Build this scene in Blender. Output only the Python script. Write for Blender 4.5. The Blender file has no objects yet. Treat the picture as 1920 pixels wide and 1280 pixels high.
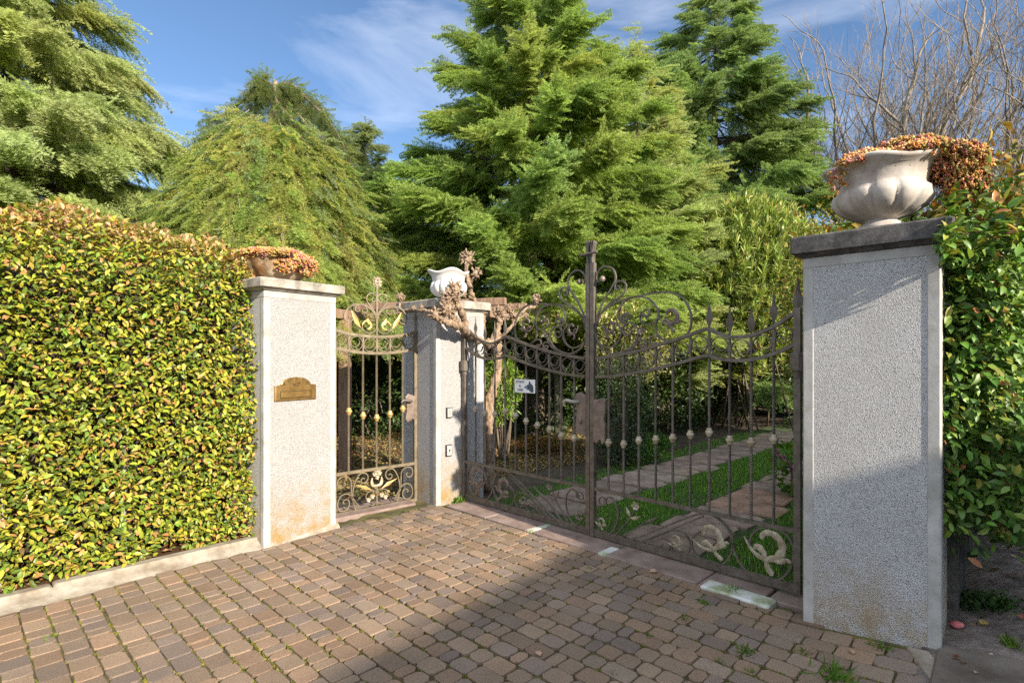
import bpy, math, random
import numpy as np
from math import sin, cos, pi, radians, sqrt, atan2
from mathutils import Vector

random.seed(7)
RNG = np.random.default_rng(11)
SC = bpy.context.scene
COL = SC.collection
CAM_H = 1.6
FPX, HOR = 1024.0, 668.0          # focal length and horizon in a 1920 px wide frame


# ------------------------------------------------------------------ helpers
def depth_point(px, d, z=0.0):
    """world point at depth d in the direction of image column px"""
    return np.array([(px - 960.0) / FPX * d, d, z])


def zat(py, d):
    return CAM_H + (HOR - py) / FPX * d


class Acc:
    def __init__(self):
        self.v, self.t, self.q, self.c = [], [], [], []
        self.n = 0

    def add(self, v, f, col=None):
        v = np.asarray(v, float).reshape(-1, 3)
        if not isinstance(f, np.ndarray):
            tri = [x for x in f if len(x) == 3]
            quad = [x for x in f if len(x) == 4]
            for x in f:
                if len(x) > 4:
                    for i in range(1, len(x) - 1):
                        tri.append((x[0], x[i], x[i + 1]))
            if tri: self.t.append(np.array(tri, int) + self.n)
            if quad: self.q.append(np.array(quad, int) + self.n)
        else:
            (self.t if f.shape[1] == 3 else self.q).append(f + self.n)
        self.v.append(v)
        if col is None:
            col = (1, 1, 1)
        col = np.asarray(col, float)
        if col.ndim == 1:
            col = np.repeat(col[None, :], len(v), 0)
        self.c.append(col)
        self.n += len(v)

    def mesh(self, name, offset=(0, 0, 0), smooth=True):
        V = np.concatenate(self.v) - np.asarray(offset, float)
        me = bpy.data.meshes.new(name)
        T = np.concatenate(self.t) if self.t else np.zeros((0, 3), int)
        Q = np.concatenate(self.q) if self.q else np.zeros((0, 4), int)
        me.vertices.add(len(V))
        me.vertices.foreach_set('co', V.astype(np.float32).ravel())
        loops = np.concatenate([T.ravel(), Q.ravel()])
        me.loops.add(len(loops))
        me.loops.foreach_set('vertex_index', loops.astype(np.int32))
        starts = np.concatenate([np.arange(len(T)) * 3, len(T) * 3 + np.arange(len(Q)) * 4])
        me.polygons.add(len(starts))
        me.polygons.foreach_set('loop_start', starts.astype(np.int32))
        me.polygons.foreach_set('use_smooth', np.full(len(starts), bool(smooth)))
        me.update(calc_edges=True)
        C = np.concatenate(self.c)
        a = me.attributes.new('Col', 'FLOAT_COLOR', 'POINT')
        a.data.foreach_set('color', np.concatenate([C, np.ones((len(C), 1))], 1).astype(np.float32).ravel())
        return me


def tag(o, label=None, cat=None, group=None, kind=None):
    if label: o['label'] = label
    if cat: o['category'] = cat
    if group: o['group'] = group
    if kind: o['kind'] = kind
    return o


def root_loc(o):
    while o.parent is not None:
        o = o.parent
    return np.array(o.location)


def build(name, acc, mat, parent=None, smooth=True, loc=None):
    """link acc as ONE mesh object; coordinates in acc are world coordinates"""
    if parent is not None:
        off = root_loc(parent)
    else:
        off = np.array(loc if loc is not None else (0, 0, 0), float)
    me = acc.mesh(name, off, smooth)
    me.materials.append(mat)
    o = bpy.data.objects.new(name, me)
    COL.objects.link(o)
    if parent is not None:
        o.parent = parent
    else:
        o.location = off
    return o


def thing(name, label, cat, loc, group=None):
    o = bpy.data.objects.new(name, None)
    o.empty_display_size = 0.1
    COL.objects.link(o)
    o.location = loc
    return tag(o, label, cat, group)


def nrm(a):
    a = np.asarray(a, float)
    return a / np.maximum(np.linalg.norm(a, axis=-1, keepdims=True), 1e-9)


def frames(fwd, up):
    """(k,3,3) matrices whose columns are right, forward, up"""
    f = nrm(fwd)
    r = nrm(np.cross(f, up))
    u = np.cross(r, f)
    return np.stack([r, f, u], axis=2)


def scatter(acc, tv, tf, pos, M, scale, col, tcol=None):
    k, n = len(pos), len(tv)
    scale = np.asarray(scale, float)
    if scale.ndim == 1: scale = scale[:, None]
    loc = tv[None] * (scale[:, None, :] if scale.shape[1] == 3 else scale[:, :, None])
    V = np.einsum('kij,knj->kni', M, loc) + pos[:, None, :]
    F = (tf[None] + (np.arange(k) * n)[:, None, None]).reshape(-1, tf.shape[1])
    C = np.repeat(np.asarray(col, float)[:, None, :], n, 1)
    if tcol is not None:
        C = C * tcol[None]
    acc.add(V.reshape(-1, 3), F, np.clip(C.reshape(-1, 3), 0, 1))


def catmull(P, n=6):
    P = np.asarray(P, float)
    if len(P) < 3: return P
    A = np.vstack([2 * P[0] - P[1], P, 2 * P[-1] - P[-2]])
    out = []
    for i in range(1, len(A) - 2):
        for t in np.linspace(0, 1, n, endpoint=False):
            a, b, c, d = A[i - 1], A[i], A[i + 1], A[i + 2]
            out.append(.5 * (2 * b + (c - a) * t + (2 * a - 5 * b + 4 * c - d) * t * t + (3 * b - a - 3 * c + d) * t ** 3))
    out.append(P[-1])
    return np.array(out)


def tube(acc, P, R, sides=6, col=None, noise=0.0, cap=True):
    P = np.asarray(P, float)
    R = np.full(len(P), R) if np.isscalar(R) else np.asarray(R, float)
    T = nrm(np.gradient(P, axis=0))
    up = np.array([0, 0, 1.0]) if abs(T[0][2]) < .9 else np.array([1.0, 0, 0])
    V = []
    for i in range(len(P)):
        r = nrm(np.cross(T[i], up)); up = np.cross(r, T[i])
        a = np.arange(sides) / sides * 2 * pi
        rr = R[i] * (1 + (RNG.normal(0, noise, sides) if noise else 0))
        V.append(P[i] + (np.cos(a) * rr)[:, None] * r + (np.sin(a) * rr)[:, None] * up)
    V = np.concatenate(V)
    F = []
    for i in range(len(P) - 1):
        for j in range(sides):
            k = (j + 1) % sides
            F.append((i * sides + j, i * sides + k, (i + 1) * sides + k, (i + 1) * sides + j))
    F2 = list(F)
    if cap:
        F2.append(tuple(range(sides))[::-1]); F2.append(tuple(range((len(P) - 1) * sides, len(P) * sides)))
    acc.add(V, F2, col)


def lathe(acc, prof, centre, n=32, fn=None, col=None):
    """prof: list of (r,z); fn(theta, i, r, z)->(r,z)"""
    V, F = [], []
    for i, (r, z) in enumerate(prof):
        for k in range(n):
            th = 2 * pi * k / n
            rr, zz = (r, z) if fn is None else fn(th, i, r, z)
            V.append((centre[0] + rr * cos(th), centre[1] + rr * sin(th), centre[2] + zz))
    for i in range(len(prof) - 1):
        for k in range(n):
            k2 = (k + 1) % n
            F.append((i * n + k, i * n + k2, (i + 1) * n + k2, (i + 1) * n + k))
    acc.add(V, F, col)


def box(acc, lo, hi, T=None, col=None, ch=0.0):
    """axis box in local coordinates, transformed by T(v)->world; ch chamfers all edges"""
    lo, hi = np.array(lo, float), np.array(hi, float)
    if ch <= 0:
        V = np.array([[x, y, z] for z in (lo[2], hi[2]) for y in (lo[1], hi[1]) for x in (lo[0], hi[0])])
        F = [(0, 2, 3, 1), (4, 5, 7, 6), (0, 1, 5, 4), (2, 6, 7, 3), (0, 4, 6, 2), (1, 3, 7, 5)]
    else:
        rings = [(ch, lo[2]), (0, lo[2] + ch), (0, hi[2] - ch), (ch, hi[2])]
        V, F = [], []
        for ins, z in rings:
            a, b, c, d = lo[0] + ins, hi[0] - ins, lo[1] + ins, hi[1] - ins
            V += [(a + ch, c, z), (b - ch, c, z), (b, c + ch, z), (b, d - ch, z), (b - ch, d, z), (a + ch, d, z), (a, d - ch, z), (a, c + ch, z)]
        for i in range(3):
            for j in range(8):
                k = (j + 1) % 8
                F.append((i * 8 + j, i * 8 + k, i * 8 + 8 + k, i * 8 + 8 + j))
        F.append(tuple(range(8))[::-1]); F.append(tuple(range(24, 32)))
        V = np.array(V)
    acc.add(V if T is None else T(V), F, col)


# ------------------------------------------------------------------ materials
def new_mat(name):
    m = bpy.data.materials.new(name); m.use_nodes = True
    nt = m.node_tree
    for n in list(nt.nodes): nt.nodes.remove(n)
    out = nt.nodes.new('ShaderNodeOutputMaterial')
    return m, nt, out


def N(nt, typ, **kw):
    n = nt.nodes.new(typ)
    for k, v in kw.items():
        if k in ('operation', 'blend_type', 'data_type', 'attribute_name', 'feature', 'noise_dimensions', 'clamp', 'mode'):
            setattr(n, k, v)
        else:
            n.inputs[k].default_value = v
    return n


def ramp(nt, fac, stops):
    r = nt.nodes.new('ShaderNodeValToRGB')
    el = r.color_ramp.elements
    while len(el) < len(stops): el.new(.5)
    for e, (p, c) in zip(el, stops):
        e.position = p; e.color = (*c, 1) if len(c) == 3 else c
    nt.links.new(fac, r.inputs[0])
    return r.outputs[0]


def mixc(nt, fac, a, b, mode='MIX'):
    m = nt.nodes.new('ShaderNodeMix'); m.data_type = 'RGBA'; m.blend_type = mode
    for sock, val in ((m.inputs[0], fac), (m.inputs[6], a), (m.inputs[7], b)):
        if hasattr(val, 'links'): nt.links.new(val, sock)
        elif isinstance(val, (int, float)): sock.default_value = val
        else: sock.default_value = (*val, 1)
    return m.outputs[2]


def noise(nt, scale, detail=4, rough=.6, coord=None, dist=0):
    t = N(nt, 'ShaderNodeTexNoise', Scale=scale, Detail=detail, Roughness=rough, Distortion=dist)
    if coord is not None: nt.links.new(coord, t.inputs['Vector'])
    return t.outputs['Fac']


def objcoord(nt):
    return nt.nodes.new('ShaderNodeTexCoord').outputs['Object']


def bump(nt, h, strength=.3, dist=.01):
    b = N(nt, 'ShaderNodeBump', Strength=strength, Distance=dist)
    nt.links.new(h, b.inputs['Height'])
    return b.outputs[0]


def leaf_mat(name, rough=.45, transl=.3, spec=.4, tint=(1.15, 1.2, .6)):
    m, nt, out = new_mat(name)
    a = N(nt, 'ShaderNodeAttribute', attribute_name='Col')
    p = N(nt, 'ShaderNodeBsdfPrincipled', Roughness=rough)
    p.inputs['Specular IOR Level'].default_value = spec
    nt.links.new(a.outputs['Color'], p.inputs['Base Color'])
    t = N(nt, 'ShaderNodeBsdfTranslucent')
    nt.links.new(mixc(nt, 1.0, a.outputs['Color'], tint, 'MULTIPLY'), t.inputs['Color'])
    mx = N(nt, 'ShaderNodeMixShader', Fac=transl)
    nt.links.new(p.outputs[0], mx.inputs[1]); nt.links.new(t.outputs[0], mx.inputs[2])
    nt.links.new(mx.outputs[0], out.inputs[0])
    return m


def simple_mat(name, c1, c2, scale=8, rough=.7, metal=0.0, bmp=.2, bdist=.01, bscale=None, stops=(.35, .65), use_col=False, spec=.5):
    m, nt, out = new_mat(name)
    co = objcoord(nt)
    p = N(nt, 'ShaderNodeBsdfPrincipled', Roughness=rough, Metallic=metal)
    p.inputs['Specular IOR Level'].default_value = spec
    c = ramp(nt, noise(nt, scale, 6, .65, co), [(stops[0], c1), (stops[1], c2)])
    if use_col:
        a = N(nt, 'ShaderNodeAttribute', attribute_name='Col')
        c = mixc(nt, 1.0, c, a.outputs['Color'], 'MULTIPLY')
    nt.links.new(c, p.inputs['Base Color'])
    if bmp: nt.links.new(bump(nt, noise(nt, bscale or scale * 4, 5, .7, co), bmp, bdist), p.inputs['Normal'])
    nt.links.new(p.outputs[0], out.inputs[0])
    return m


def stone_coat(name, lo=(.28, .27, .26), hi=(.48, .47, .455), stain=(.42, .27, .09), stain_h=.55, stain_amt=.8, bstr=.9):
    """pebble-dash render: pale chips, dark specks, coarse relief, lichen near the foot"""
    m, nt, out = new_mat(name)
    co = objcoord(nt)
    p = N(nt, 'ShaderNodeBsdfPrincipled', Roughness=.85)
    v = N(nt, 'ShaderNodeTexVoronoi', Scale=210.0, Randomness=1.0); nt.links.new(co, v.inputs['Vector'])
    sep = nt.nodes.new('ShaderNodeSeparateColor'); nt.links.new(v.outputs['Color'], sep.inputs[0])
    chips = ramp(nt, sep.outputs[0], [(.0, lo), (.05, (.17, .16, .15)), (.09, tuple(x * .9 for x in hi)), (.7, tuple(min(1, x * 1.1) for x in hi)), (1, tuple(x * .9 for x in hi))])
    big = noise(nt, 3.0, 5, .6, co)
    c = mixc(nt, ramp(nt, big, [(.35, (0, 0, 0)), (.7, (.35, .35, .35))]), chips, (.40, .375, .335))
    xyz = nt.nodes.new('ShaderNodeSeparateXYZ'); nt.links.new(co, xyz.inputs[0])
    mr = N(nt, 'ShaderNodeMapRange'); mr.inputs['From Min'].default_value = stain_h; mr.inputs['From Max'].default_value = .02
    nt.links.new(xyz.outputs['Z'], mr.inputs['Value'])
    st = N(nt, 'ShaderNodeMath', operation='MULTIPLY'); nt.links.new(mr.outputs[0], st.inputs[0])
    nt.links.new(ramp(nt, noise(nt, 7.0, 6, .7, co), [(.38, (0, 0, 0)), (.62, (1, 1, 1))]), st.inputs[1])
    st2 = N(nt, 'ShaderNodeMath', operation='MULTIPLY'); st2.inputs[1].default_value = stain_amt; nt.links.new(st.outputs[0], st2.inputs[0])
    c = mixc(nt, st2.outputs[0], c, stain)
    nt.links.new(c, p.inputs['Base Color'])
    nt.links.new(bump(nt, v.outputs['Distance'], bstr, .012), p.inputs['Normal'])
    nt.links.new(p.outputs[0], out.inputs[0])
    return m


def paver_mat():
    m, nt, out = new_mat('paver_concrete')
    co = objcoord(nt)
    a = N(nt, 'ShaderNodeAttribute', attribute_name='Col')
    p = N(nt, 'ShaderNodeBsdfPrincipled', Roughness=.82)
    g = ramp(nt, noise(nt, 130, 3, .8, co), [(.3, (.62, .62, .62)), (.7, (1.2, 1.2, 1.2))])
    c = mixc(nt, 1.0, a.outputs['Color'], g, 'MULTIPLY')
    d = ramp(nt, noise(nt, 1.6, 5, .65, co), [(.35, (.78, .76, .74)), (.7, (1.08, 1.06, 1.04))])
    c = mixc(nt, 1.0, c, d, 'MULTIPLY')
    moss = ramp(nt, noise(nt, 9, 6, .75, co), [(.64, (0, 0, 0)), (.75, (.5, .5, .5))])
    c = mixc(nt, moss, c, (.13, .125, .05))
    nt.links.new(c, p.inputs['Base Color'])
    nt.links.new(bump(nt, noise(nt, 160, 4, .8, co), .55, .006), p.inputs['Normal'])
    nt.links.new(p.outputs[0], out.inputs[0])
    return m


def iron_mat(name, c1, c2, metal=.35, rough=.5):
    m, nt, out = new_mat(name)
    co = objcoord(nt)
    p = N(nt, 'ShaderNodeBsdfPrincipled', Roughness=rough, Metallic=metal)
    c = ramp(nt, noise(nt, 14, 6, .7, co), [(.35, c1), (.65, c2)])
    r = ramp(nt, noise(nt, 40, 4, .7, co), [(.6, (0, 0, 0)), (.72, (.7, .7, .7))])
    c = mixc(nt, r, c, (.16, .075, .03))
    nt.links.new(c, p.inputs['Base Color'])
    nt.links.new(bump(nt, noise(nt, 90, 4, .7, co), .25, .004), p.inputs['Normal'])
    nt.links.new(p.outputs[0], out.inputs[0])
    return m


def bark_mat(name, c1, c2, sc=14):
    m, nt, out = new_mat(name)
    co = objcoord(nt)
    mp = nt.nodes.new('ShaderNodeMapping'); mp.inputs['Scale'].default_value = (1, 1, .25)
    nt.links.new(co, mp.inputs[0])
    p = N(nt, 'ShaderNodeBsdfPrincipled', Roughness=.9)
    f = noise(nt, sc, 7, .7, mp.outputs[0])
    nt.links.new(ramp(nt, f, [(.32, c1), (.68, c2)]), p.inputs['Base Color'])
    nt.links.new(bump(nt, f, .8, .03), p.inputs['Normal'])
    nt.links.new(p.outputs[0], out.inputs[0])
    return m


M = {}
M['coat'] = stone_coat('pebble_dash_shade_lifted', lo=(.36, .35, .34), hi=(.61, .60, .58))  # same render lightened in colour to lift the shade on the right pillar
M['coat_lit'] = stone_coat('pebble_dash_stained_sun_dimmed', stain_h=.62, stain_amt=1.0)  # darker copy to offset sun on the other pillars, plus heavier foot stain
M['trim'] = simple_mat('smooth_cement', (.28, .265, .235), (.44, .425, .39), 6, .8, bmp=.25, bscale=60, bdist=.004)
M['cap'] = simple_mat('weathered_cap', (.16, .145, .12), (.42, .38, .31), 9, .9, bmp=.5, bscale=70, bdist=.006)
M['cap_dark'] = simple_mat('blackened_cap', (.045, .042, .04), (.17, .155, .14), 10, .9, bmp=.6, bscale=80, bdist=.006, stops=(.42, .78))
M['urn'] = simple_mat('urn_stone', (.30, .25, .205), (.50, .46, .41), 7, .75, bmp=.25, bscale=50, bdist=.005)
M['urn_white'] = simple_mat('urn_white_stone', (.46, .445, .42), (.58, .565, .54), 6, .7, bmp=.15, bscale=50, bdist=.004)
M['urn_rust'] = simple_mat('urn_lichen', (.16, .075, .02), (.46, .36, .25), 6, .85, bmp=.35, bscale=50, bdist=.006, stops=(.42, .66))
M['iron'] = iron_mat('gate_iron', (.085, .068, .052), (.17, .145, .115))
M['iron_sunlit'] = iron_mat('walk_gate_iron_sunlit', (.13, .10, .062), (.24, .195, .125))  # lighter, warmer copy of the gate iron; frontal sun put into the colour
M['gold'] = iron_mat('worn_gilding', (.42, .27, .085), (.60, .43, .18), .45, .42)
M['cream'] = simple_mat('worn_cream_paint', (.24, .18, .10), (.46, .40, .29), 22, .55, .1, .3, .004, 60)
M['rusty'] = iron_mat('rusty_leaf', (.125, .09, .07), (.235, .18, .145), .25, .55)
M['brass'] = iron_mat('aged_brass', (.20, .12, .035), (.34, .215, .075), .6, .38)
M['brass_dark'] = simple_mat('dark_brass', (.05, .03, .01), (.09, .055, .02), 20, .6, .3)  # darker brass tone for slot rim, emblem and letters
M['paver'] = paver_mat()
M['bed'] = simple_mat('mossy_joint', (.035, .026, .013), (.14, .125, .026), 5, .95, bmp=.8, bscale=90, bdist=.01)
M['soil'] = simple_mat('garden_soil', (.035, .026, .016), (.10, .075, .045), 3, .95, bmp=.8, bscale=30, bdist=.03)
M['turf'] = simple_mat('turf_soil', (.025, .04, .01), (.06, .09, .02), 4, .95, bmp=.8, bscale=60, bdist=.02)
M['kerb'] = simple_mat('old_concrete', (.17, .13, .085), (.37, .33, .265), 5, .9, bmp=.5, bscale=60, bdist=.006)
M['porphyry'] = simple_mat('red_porphyry', (.16, .105, .085), (.27, .20, .165), 6, .8, bmp=.4, bscale=70, bdist=.005)
M['marble'] = simple_mat('mossy_marble', (.19, .22, .06), (.58, .58, .53), 5, .6, bmp=.3, bscale=40, bdist=.004, stops=(.36, .58))
M['slab'] = simple_mat('garden_slab', (.15, .115, .085), (.32, .26, .21), 4, .85, bmp=.4, bscale=60, bdist=.006, use_col=True)
M['wallblock'] = simple_mat('mossy_block', (.018, .017, .014), (.11, .10, .085), 7, .95, bmp=.8, bscale=40, bdist=.015)
M['path'] = simple_mat('mossy_path', (.06, .048, .038), (.27, .215, .18), 6, .9, bmp=.9, bscale=26, bdist=.03)
M['bark'] = bark_mat('bark_brown', (.05, .035, .025), (.19, .145, .10))
M['bark_pale'] = bark_mat('bark_pale', (.16, .12, .09), (.42, .34, .27), 20)
M['vinebark'] = bark_mat('bark_vine', (.10, .06, .035), (.46, .33, .215), 40)
M['twigbark'] = bark_mat('bark_twig', (.10, .08, .06), (.33, .275, .21), 6)
M['greypost'] = bark_mat('bark_post', (.05, .055, .03), (.14, .13, .08), 10)
M['beam'] = bark_mat('stained_beam', (.16, .095, .06), (.30, .195, .125), 9)
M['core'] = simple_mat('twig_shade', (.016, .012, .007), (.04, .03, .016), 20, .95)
M['leaf'] = leaf_mat('laurel_leaf', .42, .28, .4)
M['leafgloss'] = leaf_mat('glossy_leaf', .42, .25, .35)
M['needle'] = leaf_mat('cedar_needle', .6, .5, .2, (1.2, 1.25, .75))
M['grass'] = leaf_mat('grass_blade', .5, .35, .3)
M['sedum'] = leaf_mat('sedum_leaf', .5, .25, .35, (1.1, .9, .7))
M['deadleaf'] = leaf_mat('dead_leaf', .7, .2, .2, (1, .9, .7))
M['plastic'] = simple_mat('black_plastic', (.02, .02, .02), (.035, .035, .035), 30, .4, bmp=.05)
M['steel'] = simple_mat('pale_faceplate', (.34, .33, .30), (.48, .47, .44), 30, .4, .2, .05)
M['enamel'] = simple_mat('white_enamel', (.66, .66, .63), (.78, .78, .76), 9, .4, bmp=.05)
M['ink'] = simple_mat('sign_ink', (.03, .045, .065), (.055, .08, .11), 30, .6, bmp=0)
M['ink_light'] = simple_mat('sign_ink_light', (.17, .26, .38), (.25, .36, .48), 30, .6, bmp=0)
M['render'] = simple_mat('house_render', (.5, .44, .36), (.6, .54, .45), 2, .9)
M['glass'] = simple_mat('house_glass', (.03, .04, .05), (.05, .06, .07), 2, .1, bmp=0)
M['petal'] = leaf_mat('pink_petal', .6, .3, .3, (1, .7, .9))
M['redstone'] = simple_mat('red_pebble', (.42, .09, .09), (.62, .2, .19), 20, .7)

# ------------------------------------------------------------------ camera, sun, sky
cam = bpy.data.cameras.new('camera')
cam.sensor_width = 36; cam.lens = FPX / 1920 * 36
cam.shift_y = (HOR - 640) / 1920
cam.clip_end = 800; cam.clip_start = .05
co = bpy.data.objects.new('camera', cam); COL.objects.link(co)
co.location = (0, 0, CAM_H); co.rotation_euler = (radians(90), 0, 0)
SC.camera = co

SUN_EL = radians(24)
S2 = np.array([.648, -.762]); S2 /= np.linalg.norm(S2)      # horizontal direction towards the sun
SUNDIR = np.array([S2[0] * cos(SUN_EL), S2[1] * cos(SUN_EL), sin(SUN_EL)])
sl = bpy.data.lights.new('sun', 'SUN'); sl.energy = 4.0; sl.angle = radians(.53); sl.color = (1, .90, .76)
so = bpy.data.objects.new('sun', sl); COL.objects.link(so)
so.rotation_euler = Vector(SUNDIR).to_track_quat('Z', 'Y').to_euler()
so.location = (8, -9, 12)

w = bpy.data.worlds.new('World'); SC.world = w; w.use_nodes = True
nt = w.node_tree
for n in list(nt.nodes): nt.nodes.remove(n)
sky = nt.nodes.new('ShaderNodeTexSky'); sky.sky_type = 'NISHITA'; sky.sun_disc = False
sky.sun_elevation = SUN_EL; sky.sun_rotation = atan2(S2[0], S2[1])
sky.air_density = 1.0; sky.dust_density = .15; sky.ozone_density = 4.0
bg = nt.nodes.new('ShaderNodeBackground'); bg.inputs[1].default_value = .071
wo = nt.nodes.new('ShaderNodeOutputWorld')
tc = nt.nodes.new('ShaderNodeTexCoord')
mp = nt.nodes.new('ShaderNodeMapping'); mp.inputs['Scale'].default_value = (1.0, 1.0, 3.4); mp.inputs['Rotation'].default_value = (.15, .1, .5)
nt.links.new(tc.outputs['Generated'], mp.inputs[0])
cl = noise(nt, 2.3, 8, .58, mp.outputs[0], .5)
fac = ramp(nt, cl, [(.50, (0, 0, 0)), (.85, (.34, .34, .34))])
skyc = mixc(nt, fac, sky.outputs[0], (9.4, 9.6, 10.2))
# a bank of unseen broken cloud, added behind the viewer as bright fill light
dp = nt.nodes.new('ShaderNodeVectorMath'); dp.operation = 'DOT_PRODUCT'
nv = nt.nodes.new('ShaderNodeVectorMath'); nv.operation = 'NORMALIZE'
nt.links.new(tc.outputs['Generated'], nv.inputs[0]); nt.links.new(nv.outputs[0], dp.inputs[0])
dp.inputs[1].default_value = (.10, -.93, .35)
fill_bank_n = noise(nt, 3.1, 7, .6, tc.outputs['Generated'], .3)
ad = N(nt, 'ShaderNodeMath', operation='MULTIPLY_ADD'); nt.links.new(fill_bank_n, ad.inputs[0]); ad.inputs[1].default_value = .5
nt.links.new(dp.outputs['Value'], ad.inputs[2])
bank = ramp(nt, ad.outputs[0], [(.16, (0, 0, 0)), (.52, (1, 1, 1))])
skyc = mixc(nt, bank, skyc, (6.3, 7.1, 8.6))
nt.links.new(skyc, bg.inputs[0]); nt.links.new(bg.outputs[0], wo.inputs[0])

SC.view_settings.view_transform = 'Standard'; SC.view_settings.look = 'None'
SC.view_settings.exposure = 1.46; SC.view_settings.gamma = 1
SC.render.engine = 'CYCLES'
SC.cycles.max_bounces = 6; SC.cycles.diffuse_bounces = 3; SC.cycles.transmission_bounces = 3; SC.cycles.glossy_bounces = 2
SC.cycles.use_denoising = False

# ------------------------------------------------------------------ plan of the place
LD = np.array([.695, .719]); LD /= np.linalg.norm(LD)        # along the hedge, away from the viewer
MD = np.array([LD[1], -LD[0]])                               # along the drive gate, towards the viewer
A0 = np.array([-2.067, 4.551]); B0 = np.array([-1.645, 5.136]); E0 = np.array([-.811, 5.851])
C0 = np.array([1.755, 3.297])
P0 = np.array([-.525, 6.06]); P1 = np.array([1.90, 3.63])
GL = np.linalg.norm(P1 - P0); GU = (P1 - P0) / GL; GN = np.array([GU[1], -GU[0]])   # gate normal, towards the street
Q0 = np.array([-1.921, 5.40]); Q1 = np.array([-1.087, 6.118])
O_K = np.array([-2.123, 4.655])                              # a point on the kerb line


def rise(x):
    return .13 * np.maximum(0, np.asarray(x, float) - 1.75)


def inside(px, py, poly):
    px = np.asarray(px); py = np.asarray(py)
    r = np.zeros(px.shape, bool)
    n = len(poly)
    for i in range(n):
        x1, y1 = poly[i]; x2, y2 = poly[(i + 1) % n]
        c = ((y1 > py) != (y2 > py)) & (px < (x2 - x1) * (py - y1) / (y2 - y1 + 1e-12) + x1)
        r ^= c
    return r


# ground: one sheet to the horizon
a = Acc()
g = [-400, -60, -20, -8, 0, 8, 20, 60, 400]
VV = [(x, y, -.035) for y in g for x in g]
FF = [(j * 9 + i, j * 9 + i + 1, j * 9 + i + 10, j * 9 + i + 9) for j in range(8) for i in range(8)]
a.add(VV, FF)
tag(build('ground', a, M['soil'], smooth=False), kind='structure')

# driveway: mortar bed + individually shaped setts (one surface)
kerb_far = O_K - 7.5 * LD
THR = .30                                                     # threshold strip in front of the drive gate
T0 = P0 + GN * (THR - .05) + GU * .02; T1 = P1 + GN * (THR - .05) - GU * .02
D0 = C0 + .66 * np.array([.731, -.682])
drive_poly = [tuple(kerb_far), tuple(O_K + MD * .03), tuple(A0 - MD * .05), tuple(B0 + np.array([-.03, .04])), (-1.60, 5.28), (-1.00, 6.02), (-.90, 5.92), tuple(E0 + np.array([.0, .05])),
              tuple(T0), tuple(T1), tuple(C0 + np.array([-.0, .05])), tuple(D0 + np.array([-.03, .03])), tuple(D0 + np.array([.02, -.1])),
              (2.75, 1.7), (4.5, -1.5), (2.0, -5.0), (-6, -5.0), (-9, -1)]
a = Acc()
ex, ey = zip(*drive_poly)
nx, ny = 150, 130
gx = np.linspace(-9, 4.6, nx); gy = np.linspace(-5, 6.2, ny)
X, Y = np.meshgrid(gx, gy)
V = np.stack([X.ravel(), Y.ravel(), -.014 + rise(X.ravel())], 1)
cx = (X[:-1, :-1] + X[1:, 1:]) / 2; cy = (Y[:-1, :-1] + Y[1:, 1:]) / 2
kb = np.zeros(cx.shape, bool)
for dx_, dy_ in ((.1, 0), (-.1, 0), (0, .1), (0, -.1), (0, 0)):
    kb |= inside(cx + dx_, cy + dy_, drive_poly)
FF = [(j * nx + i, j * nx + i + 1, (j + 1) * nx + i + 1, (j + 1) * nx + i) for j in range(ny - 1) for i in range(nx - 1) if kb[j, i]]
a.add(V, FF)
tag(build('driveway_bed', a, M['bed']), kind='structure')

a = Acc()
rng = np.random.default_rng(5)
rowh = .125
pal = np.array([[.265, .185, .122], [.285, .20, .132], [.24, .17, .115], [.265, .195, .138], [.24, .175, .13], [.29, .19, .12], [.215, .16, .125], [.25, .165, .105]])
setts = []
for bi in range(-62, 40):
    b = bi * rowh
    s = rng.uniform(0, .1)
    off = rng.normal(0, .002)
    while s < 7.2:
        L = rng.choice([.08, .115, .12, .15, .16, .185])
        setts.append((s + L / 2, b + off, L, rowh))
        s += L
ctr = np.array([[p[0], p[1]] for p in setts])
W = O_K + ctr[:, :1] * MD + ctr[:, 1:] * LD
ok = inside(W[:, 0], W[:, 1], drive_poly)
# keep the visible neighbourhood
ok &= (W[:, 1] > -1.2)
for (s, b, L, H), w_, k in zip(setts, W, ok):
    if not k: continue
    hx, hy = L / 2 - .0042 + rng.normal(0, .0014), H / 2 - .0052 + rng.normal(0, .0016)
    c = .016 * rng.uniform(.6, 1.5)
    ring = np.array([(-hx + c, -hy), (hx - c, -hy), (hx, -hy + c), (hx, hy - c), (hx - c, hy), (-hx + c, hy), (-hx, hy - c), (-hx, -hy + c)])
    ring += rng.normal(0, .0018, ring.shape)
    th = rng.normal(0, .012)
    R = np.array([[cos(th), -sin(th)], [sin(th), cos(th)]])
    tilt = rng.normal(0, .005, 2); dz = rng.normal(0, .0018)
    V = []
    for k_, (sc, z) in enumerate([(1.0, -.02), (1.0, -.0045), (.978, -.0008), (.93, .0)]):
        r2 = ring * sc if k_ else ring * sc
        rr = r2 @ R.T
        xy = w_ + rr[:, :1] * MD + rr[:, 1:] * LD
        V.append(np.column_stack([xy, z + dz + rr @ tilt + rise(xy[:, 0])]))
    V = np.concatenate(V)
    F = [(i * 8 + j, i * 8 + (j + 1) % 8, i * 8 + 8 + (j + 1) % 8, i * 8 + 8 + j) for i in range(3) for j in range(8)]
    # winding: MD x LD is +z
    F.append(tuple(range(24, 32)))
    colr = pal[rng.integers(len(pal))] * rng.uniform(.80, 1.15)
    a.add(V, F, colr)
tag(build('driveway', a, M['paver'], smooth=False), kind='structure')

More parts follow.
